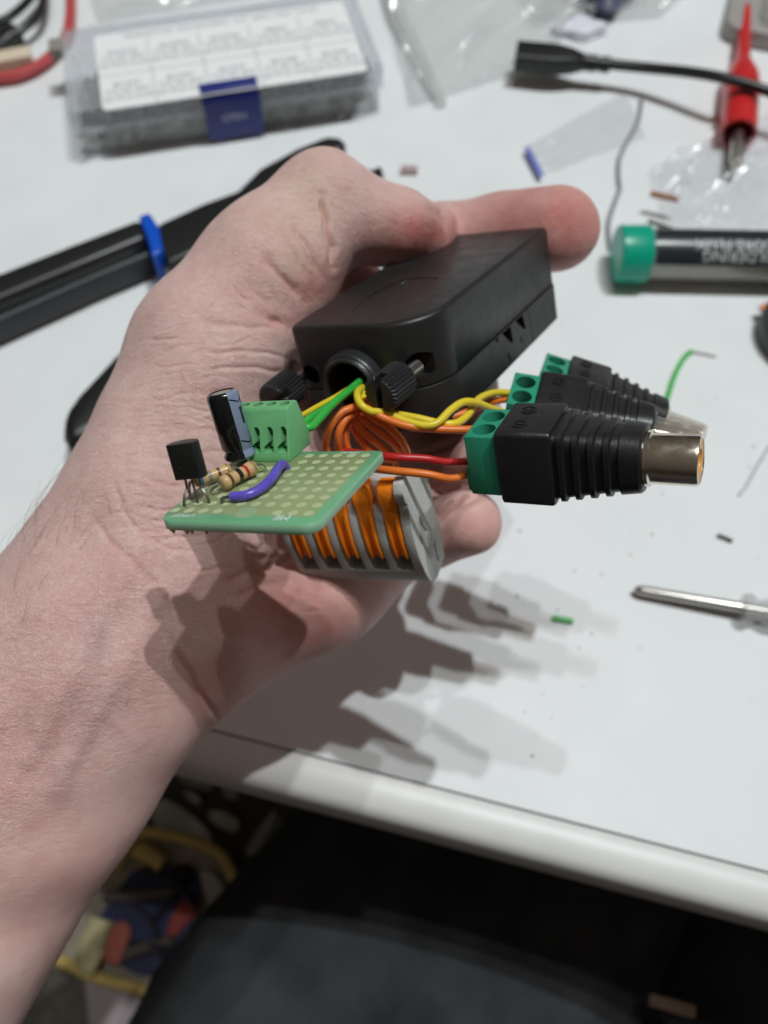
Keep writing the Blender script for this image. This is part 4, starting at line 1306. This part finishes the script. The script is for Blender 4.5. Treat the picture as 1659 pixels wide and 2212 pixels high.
# blue-grey lump in the far bag, milky piece with violet at the top right
def lump(name, px, py, sx, sy, sz, m, label, cat, seed):
    rng = random.Random(seed); b = bmesh.new()
    bmesh.ops.create_icosphere(b, subdivisions=3, radius=1)
    for v in b.verts:
        k = 1 + .28 * math.sin(4 * v.co.x + seed) * math.sin(3 * v.co.y + 2 * seed) + .12 * math.sin(9 * v.co.z + seed)
        v.co = Vector((v.co.x * sx * k, v.co.y * sy * k, max(v.co.z, -.6) * sz * k + sz * .62))
    g = G(); g.bm(b, 0, True); o = g.build(name, m, sharp=50); o.location = T(px, py)
    return tag(o, label, cat)
lump("dark_bag_bundle", 1300, -8, 1.6, 2.0, 1.3, mat("slate_blue", (.09, .10, .17), .35, var=.4, vscale=1.2), "slate blue bundle at the top edge behind the black plug", "bundle", 2)
lump("white_scrap", 1245, 70, 1.2, .7, .35, mat("white_scrap_paper", (.74, .74, .82), .5, var=.1, vscale=1), "small white scrap behind the black plug", "scrap", 4)
def lid():
    o_ = T(1625, 95)
    M = frame(o_, T(1800, 130) - o_)
    root = empty("milky_lid", M, "milky plastic lid with a violet patch in the top right corner", "lid")
    g = G(); g.prism([(x + 3, y + 3.2) for x, y in rrect(3.0, 3.2, 1.0)], .9, 1.9, 'z', .2); g.build("lid_shell", milky, root, sharp=40)
    g = G(); g.prism([(x + 2.8, y + 3.4) for x, y in rrect(1.7, 1.9, .6)], 1.905, 1.925, 'z'); g.build("violet_patch", mat("violet_print", (.28, .22, .62), .5), root)
    g = G(); g.prism([(x + 2.0, y + 2.6) for x, y in rrect(3.6, 3.0, .8)], 0, .85, 'z', .1); g.build("shadow_slab", mat("shadow_grey", (.36, .34, .32), .5), root, sharp=40)  # added slab, its grey colour stands in for the shadow beside the lid
lid()

# black cable with its plug
def usb():
    z = 1.12
    a = T(1113, 120, z); b = T(1262, 135, z)
    M = frame(a, b - a)
    root = empty("cable_plug", M, "black moulded plug on a black cable, raised above the desk", "cable")
    L = (b - a).length
    rings = []
    for t, hy, hz in ((0, .60, .34), (.01, .66, .40), (.5, .68, .42), (.62, .66, .42), (.82, .50, .40), (.97, .34, .32), (1.0, .30, .28)):
        rings.append([(t * L, y, zz) for y, zz in rrect(hy, hz, .16, 4)])
    g = G(); g.loft(rings)
    pl = g.build("plug_body", blackp, root, sharp=40)
    c = G(); c.box((0, 0, 0), (.5, .95, .36)); carve(pl, c)
    g = G(); g.loft([[(L * t, r * math.cos(k * math.pi / 8), r * math.sin(k * math.pi / 8)) for k in range(16)] for t, r in ((.96, .33), (1.05, .36), (1.17, .36), (1.19, .30), (1.24, .30), (1.25, .35), (1.36, .34), (1.38, .24))])
    g.build("strain_relief", blackp, root, sharp=40)
    MI = M.inverted()
    g = G(); g.tube([MI @ T(*p) for p in ((1310, 138, z), (1390, 146, z + .1), (1480, 155, z + .45), (1560, 168, z + .75), (1640, 190, z + .75), (1740, 232, z + .5), (1900, 330, .8))], .235, 14)
    g.build("cable_run", blackp, root)
usb()

# red insulated clip
def clip():
    a = T(1608, 70, .62); b = T(1594, 292, .78)
    M = zto(a, b); L = (b - a).length
    root = empty("test_clip", M, "red insulated test clip with a metal tip lying under the black cable", "test clip")
    redp = mat("red_vinyl", (.62, .022, .025), .30, coat=.3)
    g = G(); g.lathe([(.30, -2.0), (.34, L * .28), (.50, L * .36), (.78, L * .48), (.82, L * .6), (.80, L * .96), (.78, L), (.66, L), (.62, L * .92), (.55, L * .75), (0, L * .74)], 32, cap=False)
    g.build("sleeve", redp, root, sharp=40)
    g = G(); g.lathe([(.30, L * .76), (.30, L * 1.02), (.26, L * 1.22), (.16, L * 1.26), (0, L * 1.27)], 20, cap=False)
    g.build("tip", M_['brass'], root)
    g = G(); g.tube([(0, 0, -1.9), (-.1, 0, -3.2), (.2, .0, -5.5)], .2, 10); g.build("lead_wire", redp, root)
clip()

# tube with a green cap
def tube_():
    a = T(1331, 548, 1.05); b = T(1720, 556, 1.05)
    M = frame(a, b - a)
    root = empty("solder_tube", M, "clear tube with a green cap and a black printed label", "tube")
    RY = Matrix.Rotation(math.pi / 2, 4, 'Y')
    g = G(); g.lathe([(0, 0), (1.02, 0), (1.09, .07), (1.11, 1.15), (1.08, 1.2), (.9, 1.2)], 56, M=RY, cap=False)
    g.build("cap", mat("green_cap", (.0, .36, .235), .33), root, sharp=35)
    g = G(); g.lathe([(.985, .9), (.985, 13), (.94, 13), (.94, .95)], 56, M=RY, cap=False)
    g.build("tube_wall", clear_mat("tube_plastic", (.95, .95, .93), .12, .1, .6, gloss=.6), root, sharp=35)
    g = G(); g.lathe([(0, 1.2), (.80, 1.25), (.84, 1.6), (.82, 12.5), (0, 12.6)], 40, M=RY, cap=False)
    g.build("solder_coil", mat("solder_grey", (.42, .41, .38), .45, metal=.4, bump=.6, bscale=5), root)
    R = .992
    def cyl(u, ang): return (u, R * math.sin(ang), R * math.cos(ang))      # ang 0 = top, positive = towards the back
    g = G(); n = 36; a0, a1 = -1.18, .72
    vs = []
    for i in range(2):
        for k in range(n + 1):
            vs.append(cyl(1.32 + i * 12, a0 + (a1 - a0) * k / n))
    g.add(vs, [(k, k + 1, n + 2 + k, n + 1 + k) for k in range(n)], 0, True)
    lab = g.build("label_wrap", mat("black_print", (.018, .022, .028), .30, coat=.4), root)
    wp = mat("white_print", (.62, .63, .64), .5)
    for s, u, ang, size in (("SOLDER WIRE", 7.4, .30, .42), ("0.8 MM  60/40", 3.2, .52, .30), ("ROSIN CORE FLUX", 5.2, -.36, .50), ("FOR SOLDERING", 5.2, -.80, .50)):
        g = G(); t = G(); text_geo(t, s, size * 1.15, Matrix.Identity(4))
        # upside down as seen from the camera: u runs backwards
        for f in t.f:
            g.add([(u - t.v[k].x * 1.0, (R + .022) * math.sin(ang - t.v[k].y / R), (R + .022) * math.cos(ang - t.v[k].y / R)) for k in f], [tuple(range(len(f)))])
        g.build("lettering", wp, lab)
tube_()

# offcuts
strand([(1436, 880), (1448, 838), (1462, 800), (1480, 770), (1494, 759)], .095, M_['green'], "green_offcut", "bent green wire offcut behind the three plugs", "wire offcut", group="wire offcuts")
strand([(1494, 759), (1520, 763), (1546, 769)], .06, M_['steel'], "bare_offcut", "bare grey wire end at the tip of the bent green wire", "wire offcut", group="wire offcuts")
strand([(1194, 1334), (1238, 1342)], .095, M_['green'], "green_offcut", "short straight green wire offcut on the desk left of the screwdriver", "wire offcut", group="wire offcuts")
strand([(1386, 214), (1378, 262), (1358, 300), (1338, 342), (1336, 385), (1338, 410), (1326, 442), (1314, 486), (1318, 540)], .10, mat("grey_pvc", (.26, .27, .28), .5), "grey_wire", "thin wavy grey wire between the black plug and the thumb tip", "wire")
strand([(1596, 1070), (1612, 1050), (1640, 1000), (1690, 920)], .05, mat("pale_wire", (.50, .51, .53), .4), "pale_wire", "thin pale straight wire at the right edge behind the metal barrel", "wire")
strand([(1550, 1156), (1566, 1162), (1582, 1169)], .07, blackp, "black_offcut", "tiny black offcut above the screwdriver", "wire offcut", group="wire offcuts")
strand([(866, 366), (884, 366), (902, 367)], .18, clear_mat("pink_sleeve", (.88, .72, .74), .5, .2, .7), "sleeve_offcut", "small pinkish clear offcut above the thumb", "offcut")
rng = random.Random(12)
g = G()
for k in range(46):
    p = T(rng.uniform(1100, 1650), rng.uniform(330, 1650)); s = rng.uniform(.012, .045)
    b = bmesh.new(); bmesh.ops.create_icosphere(b, subdivisions=1, radius=s)
    g.bm(b, 0, True, Matrix.Translation((p.x, p.y, s * .5)))
tag(g.build("crumbs", mat("grey_crumbs", (.22, .20, .19), .8)), "scattered tiny grey crumbs on the white desk", "crumbs", kind="stuff")

# screwdriver
def driver():
    z = .52
    a = T(1371, 1273, .3); b = T(1602, 1312, .50)
    M = zto(a, b); L = (b - a).length
    root = empty("screwdriver", M, "small screwdriver with a bare steel shaft and a clear plastic handle", "screwdriver")
    g = G(); g.lathe([(0, 0), (.07, .0), (.12, .06), (.165, .22), (.165, L + 1.6), (0, L + 1.6)], 24, cap=False); g.build("shaft", M_['steel'], root, sharp=40)
    cp = clear_mat("clear_acetate", (.93, .93, .93), .30, .10, .85, gloss=1.6)
    g = G(); g.lathe([(.17, L), (.42, L + .02), (.50, L + .10), (.50, L + .26), (.36, L + .42), (.34, L + .55), (.46, L + .8), (.48, L + 4.5), (.40, L + 4.7), (0, L + 4.72)], 8, cap=False, smooth=False)
    g.build("handle", cp, root)
driver()

# round dark object on the right edge
def spool():
    c = T(1742, 735)
    root = empty("round_tin", Matrix.Translation(c), "dark grey round tin cut off by the right edge, with a copper scrap", "tin")
    g = G(); g.lathe([(0, 0), (1.9, 0), (1.95, .06), (1.95, .8), (1.85, .95), (1.3, 1.0), (1.2, .9), (0, .9)], 48, cap=False)
    g.build("body", mat("dark_grey_metal", (.06, .065, .06), .4, metal=.3), root, sharp=40)
    g = G(); MI = Matrix.Translation(-c)
    g.tube([MI @ T(1642, 668, .5), MI @ T(1662, 660, .6), MI @ T(1690, 668, .7)], .13, 8); g.build("copper_scrap", cu, root)
spool()

# crimping pliers
def pliers():
    root = empty("wire_strippers", Matrix.Translation(T(330, 510)), "black handled wire strippers with a blue collar, lying beyond the hand", "wire strippers")
    MI = root.matrix_world.inverted()
    def poly(name, pts, z0, z1, bev, m, zt=None):
        g = G(); g.prism([tuple((MI @ T(x, y, zt if zt is not None else z1))[:2]) for x, y in pts], z0, z1, 'z', bev, seg=4)
        return g.build(name, m, root, sharp=50)
    hb = mat("black_grip", (.012, .012, .014), .36, bump=.12, bscale=5)
    hb2 = mat("charcoal_grip", (.022, .025, .030), .5, bump=.15, bscale=5)
    poly("grip", [(-260, 690), (0, 585), (150, 526), (302, 468), (318, 512), (160, 578), (0, 645), (-260, 760)], .35, 1.9, .28, hb)
    poly("grip_underside", [(-260, 745), (0, 632), (160, 566), (316, 504), (330, 548), (200, 602), (0, 692), (-260, 810)], .1, 1.25, .2, hb2)
    poly("collar", [(297, 466), (322, 457), (342, 486), (352, 538), (328, 556), (316, 510)], .2, 1.94, .12, mat("blue_plastic", (.004, .085, .55), .3))
    poly("frame_arm", [(326, 492), (352, 476), (440, 436), (512, 410), (560, 362), (640, 318), (705, 292), (735, 294), (748, 306), (742, 322), (700, 330), (600, 420), (470, 520), (360, 572)], .3, 1.7, .2, hb)
    poly("pivot_plate", [(352, 520), (376, 502), (400, 540), (380, 590), (345, 575)], .1, 1.2, .1, mat("plier_steel", (.30, .31, .32), .35, metal=.8))
    poly("lower_grip", [(330, 672), (240, 766), (165, 846), (138, 882), (129, 915), (131, 940), (142, 957), (170, 952), (260, 890), (430, 730)], .25, 1.75, .45, hb)
    poly("jaw", [(802, 366), (822, 356), (829, 374), (826, 386), (790, 400), (700, 380), (720, 340)], .3, 1.1, .1, hb)
pliers()

# wires in the far corner
def far(pts, r, m, label):
    strand([(x, y, r + z) for x, y, z in pts], r, m, "lead_wire", label, "wire", group="leads in the far corner")
far([(-60, 60, .6), (0, 46, .6), (40, 22, .6), (90, -30, .6)], .20, blackp, "upper black lead crossing the top left corner")
far([(-20, 120, .4), (15, 84, .5), (50, 62, .6), (82, 34, .6), (94, -5, .6), (95, -50, .6)], .20, blackp, "curved black lead below the other one, ending in a black connector")
far([(-70, 172, .1), (0, 168, .1), (50, 158, .1), (100, 130, .1), (138, 88, .1), (151, 40, .1), (152, -40, .1)], .26, mat("dull_red_pvc", (.52, .07, .075), .4), "red lead curving round the top left corner")
a = T(0, 92, .5); g = G(); g.box((0, 0, 0), (2.2, .9, .8), .1)
o = g.build("wire_connector", blackp); o.matrix_world = frame(a, T(40, 66, .5) - a); tag(o, "black connector block at the left edge of the top corner", "connector")
a = T(10, 134, .4); g = G(); g.box((0, 0, 0), (2.6, .9, .7), .1)
o = g.build("beige_connector", mat("beige_plastic", (.72, .60, .46), .5)); o.matrix_world = frame(a, T(60, 124, .4) - a); tag(o, "beige connector beside the red lead in the top left corner", "connector")

# ------------------------------------------------------------------ below the desk
ZB = -30.0
def rnd(pp, n=3):
    for _ in range(n):
        q = []
        for i in range(len(pp)):
            (ax, ay), (bx, by) = pp[i], pp[(i + 1) % len(pp)]
            q += [(.75 * ax + .25 * bx, .75 * ay + .25 * by), (.25 * ax + .75 * bx, .25 * ay + .75 * by)]
        pp = q
    return pp
def bag():
    c = T(330, 1960, ZB)
    root = empty("storage_case", Matrix.Translation((c.x, c.y, -72)), "yellow rimmed case with dark blue and red contents on the floor", "case")
    off = Vector((c.x, c.y, -72))
    def q(x, y, z=0): return T(x, y, ZB + z) - off
    yel = mat("yellow_trim", (0.780, 0.566, 0.186), .5, var=.15, vscale=.5)
    bei = mat("grey_beige_lining", (0.448, 0.399, 0.312), .7, var=.3, vscale=.4)
    out = [(300, 1800), (372, 1806), (430, 1824), (470, 1842), (490, 1862), (506, 1902), (420, 2060), (330, 2140), (230, 2110), (145, 2080), (100, 2060), (200, 1920)]
    g = G(); pts = [q(x, y) for x, y in out]
    g.prism([(p.x, p.y) for p in pts], 0, 72 + ZB - .6, 'z'); g.build("case_body", bei, root)
    def tub(name, pp, r, m, z=.2):
        g = G(); g.tube([q(x, y, z) for x, y in pp], r, 10); return g.build(name, m, root)
    tub("rim", [(250, 1880), (296, 1802), (372, 1806), (430, 1824), (470, 1842), (490, 1864), (508, 1905)], .32, yel)
    tub("rim", [(120, 2070), (150, 2084), (200, 2108), (240, 2120), (320, 2140)], .34, yel)
    tub("rim", [(295, 1832), (330, 1852), (352, 1868)], .5, yel, .4)
    def patch(name, pp, z, m):
        g = G(); ps = [q(x, y, z) for x, y in rnd(pp)]; g.prism([(p.x, p.y) for p in ps], ps[0].z - .4, ps[0].z, 'z'); return g.build(name, m, root)
    navy = mat("navy_cloth", (0.023, 0.027, 0.108), .6, var=.3, vscale=.5)
    red = mat("red_cloth", (0.429, 0.055, 0.043), .6, var=.3, vscale=.8)
    patch("navy_panel", [(300, 1862), (420, 1872), (440, 1920), (400, 2040), (330, 2120), (240, 2080), (200, 2010), (240, 1940)], .1, navy)
    patch("gap_shade_patch", [(366, 1868), (420, 1866), (424, 1905), (380, 1915)], .25, M_['dark'])  # solid near-black patch painted in for the shade of a gap
    g = G()
    for k_, (xa, ya, xb, yb) in enumerate(((300, 1880, 420, 1960), (262, 1930, 350, 2075), (400, 1880, 330, 1990), (280, 2040, 380, 2080))):
        g = G(); g.tube([q(xa, ya, .4), q((xa + xb) / 2 + 18, (ya + yb) / 2 - 14, .8), q(xb, yb, .4)], .16, 8); g.build("cord", mat("dark_cord", (.03, .03, .045), .5), root)
    patch("red_panel", [(378, 1960), (412, 1935), (432, 1960), (400, 2000), (372, 2030), (352, 2035)], .3, red)
    patch("red_figure", [(245, 1995), (270, 1988), (285, 2010), (268, 2050), (256, 2090), (210, 2072), (225, 2040)], .4, mat("rust_cloth", (0.585, 0.146, 0.098), .6, var=.3, vscale=.8))
    patch("pale_pocket", [(428, 1880), (452, 1880), (490, 1920), (460, 1960), (445, 1940)], .2, mat("pale_lining", (0.585, 0.546, 0.507), .7))
    tub("strap", [(225, 1938), (300, 1934), (375, 1926)], .35, mat("taupe_strap", (.14, .115, .10), .7), .5)
    tub("strap", [(270, 2062), (320, 2044), (375, 2032)], .35, mat("taupe_strap_dark", (.14, .115, .10), .7), .5)
    tub("handle", [(222, 1985), (205, 2030), (190, 2068), (215, 2085)], .75, mat("cream_handle", (0.702, 0.624, 0.351), .6, var=.3, vscale=.6), .6)
bag()
def tray():
    c = T(440, 1740, ZB - 2)
    root = empty("slotted_tray", Matrix.Translation((c.x, c.y, -72)), "grey slotted tray below the desk, behind the yellow rimmed case", "tray")
    off = Vector((c.x, c.y, -72))
    def q(x, y, z=0): return T(x, y, ZB - 2 + z) - off
    gm = mat("grey_board", (0.488, 0.488, 0.439), .6, var=.35, vscale=.3); gl = mat("pale_board", (0.663, 0.683, 0.624), .6, var=.3, vscale=.3); gd = mat("dark_board", (.075, .068, .055), .7)
    def patch(name, pp, z0, z, m):
        g = G(); ps = [q(x, y, z) for x, y in rnd(pp)]; g.prism([(p.x, p.y) for p in ps], z0 if z0 is not None else 0, ps[0].z, 'z'); return g.build(name, m, root)
    patch("tray_base", [(330, 1760), (380, 1640), (620, 1720), (560, 1830), (500, 1870), (300, 1800)], None, 0, gd)
    patch("pale_panel", [(330, 1740), (360, 1720), (450, 1790), (460, 1830), (400, 1815), (330, 1790)], 37, .6, gl)
    patch("bar", [(380, 1672), (440, 1684), (462, 1700), (450, 1708), (390, 1690)], 37, .9, gm)
    patch("bar", [(392, 1706), (428, 1716), (434, 1738), (408, 1728)], 37, .9, gl)
    patch("bar", [(455, 1745), (505, 1762), (520, 1785), (505, 1800), (450, 1775)], 37, .9, gm)
    patch("bar", [(478, 1698), (510, 1708), (514, 1728), (484, 1720)], 37, .7, gm)
    patch("side_rail", [(560, 1790), (585, 1760), (600, 1745), (570, 1815), (545, 1850), (525, 1845)], 30, .8, gm)
tray()
lump2 = mat("grey_green_cloth", (.15, .14, .11), .8, var=.6, vscale=.25)
def heap():
    g = G(); c = T(200, 2180, ZB - 6)
    for k, (x, y, s) in enumerate(((140, 2140, 3.0), (200, 2190, 3.4), (110, 2200, 3.0), (260, 2230, 3.0))):
        p = T(x, y, ZB - 6); b = bmesh.new(); bmesh.ops.create_icosphere(b, subdivisions=3, radius=s)
        for v in b.verts: v.co *= 1 + .2 * math.sin(2.2 * v.co.x + k) * math.sin(2.7 * v.co.y + 2 * k)
        g.bm(b, 0, True, Matrix.Translation(p - c))
    o = g.build("cloth_heap", lump2, sharp=180); o.location = c; tag(o, "grey green heap of cloth at the bottom left, below the yellow rim", "cloth", kind="stuff")
    g = G(); p = T(252, 2190, ZB - 1); g.box((0, 0, 0), (3.0, 5.0, .8), .1); o = g.build("pink_paper", mat("pinkish_paper", (.42, .36, .38), .7)); o.matrix_world = frame(p, (1, .3, 0)); tag(o, "pinkish white paper packet at the bottom, beside the trousers", "paper packet")
heap()
p = T(1450, 2172, -14); g = G(); g.box((0, 0, 0), (1.9, .5, .4), .1)
o = g.build("brown_tag", mat("brown_leather", (.13, .07, .045), .6)); o.matrix_world = frame(p, (1, -.25, 0)); tag(o, "small brown leather tag in the dark at the bottom right", "tag")
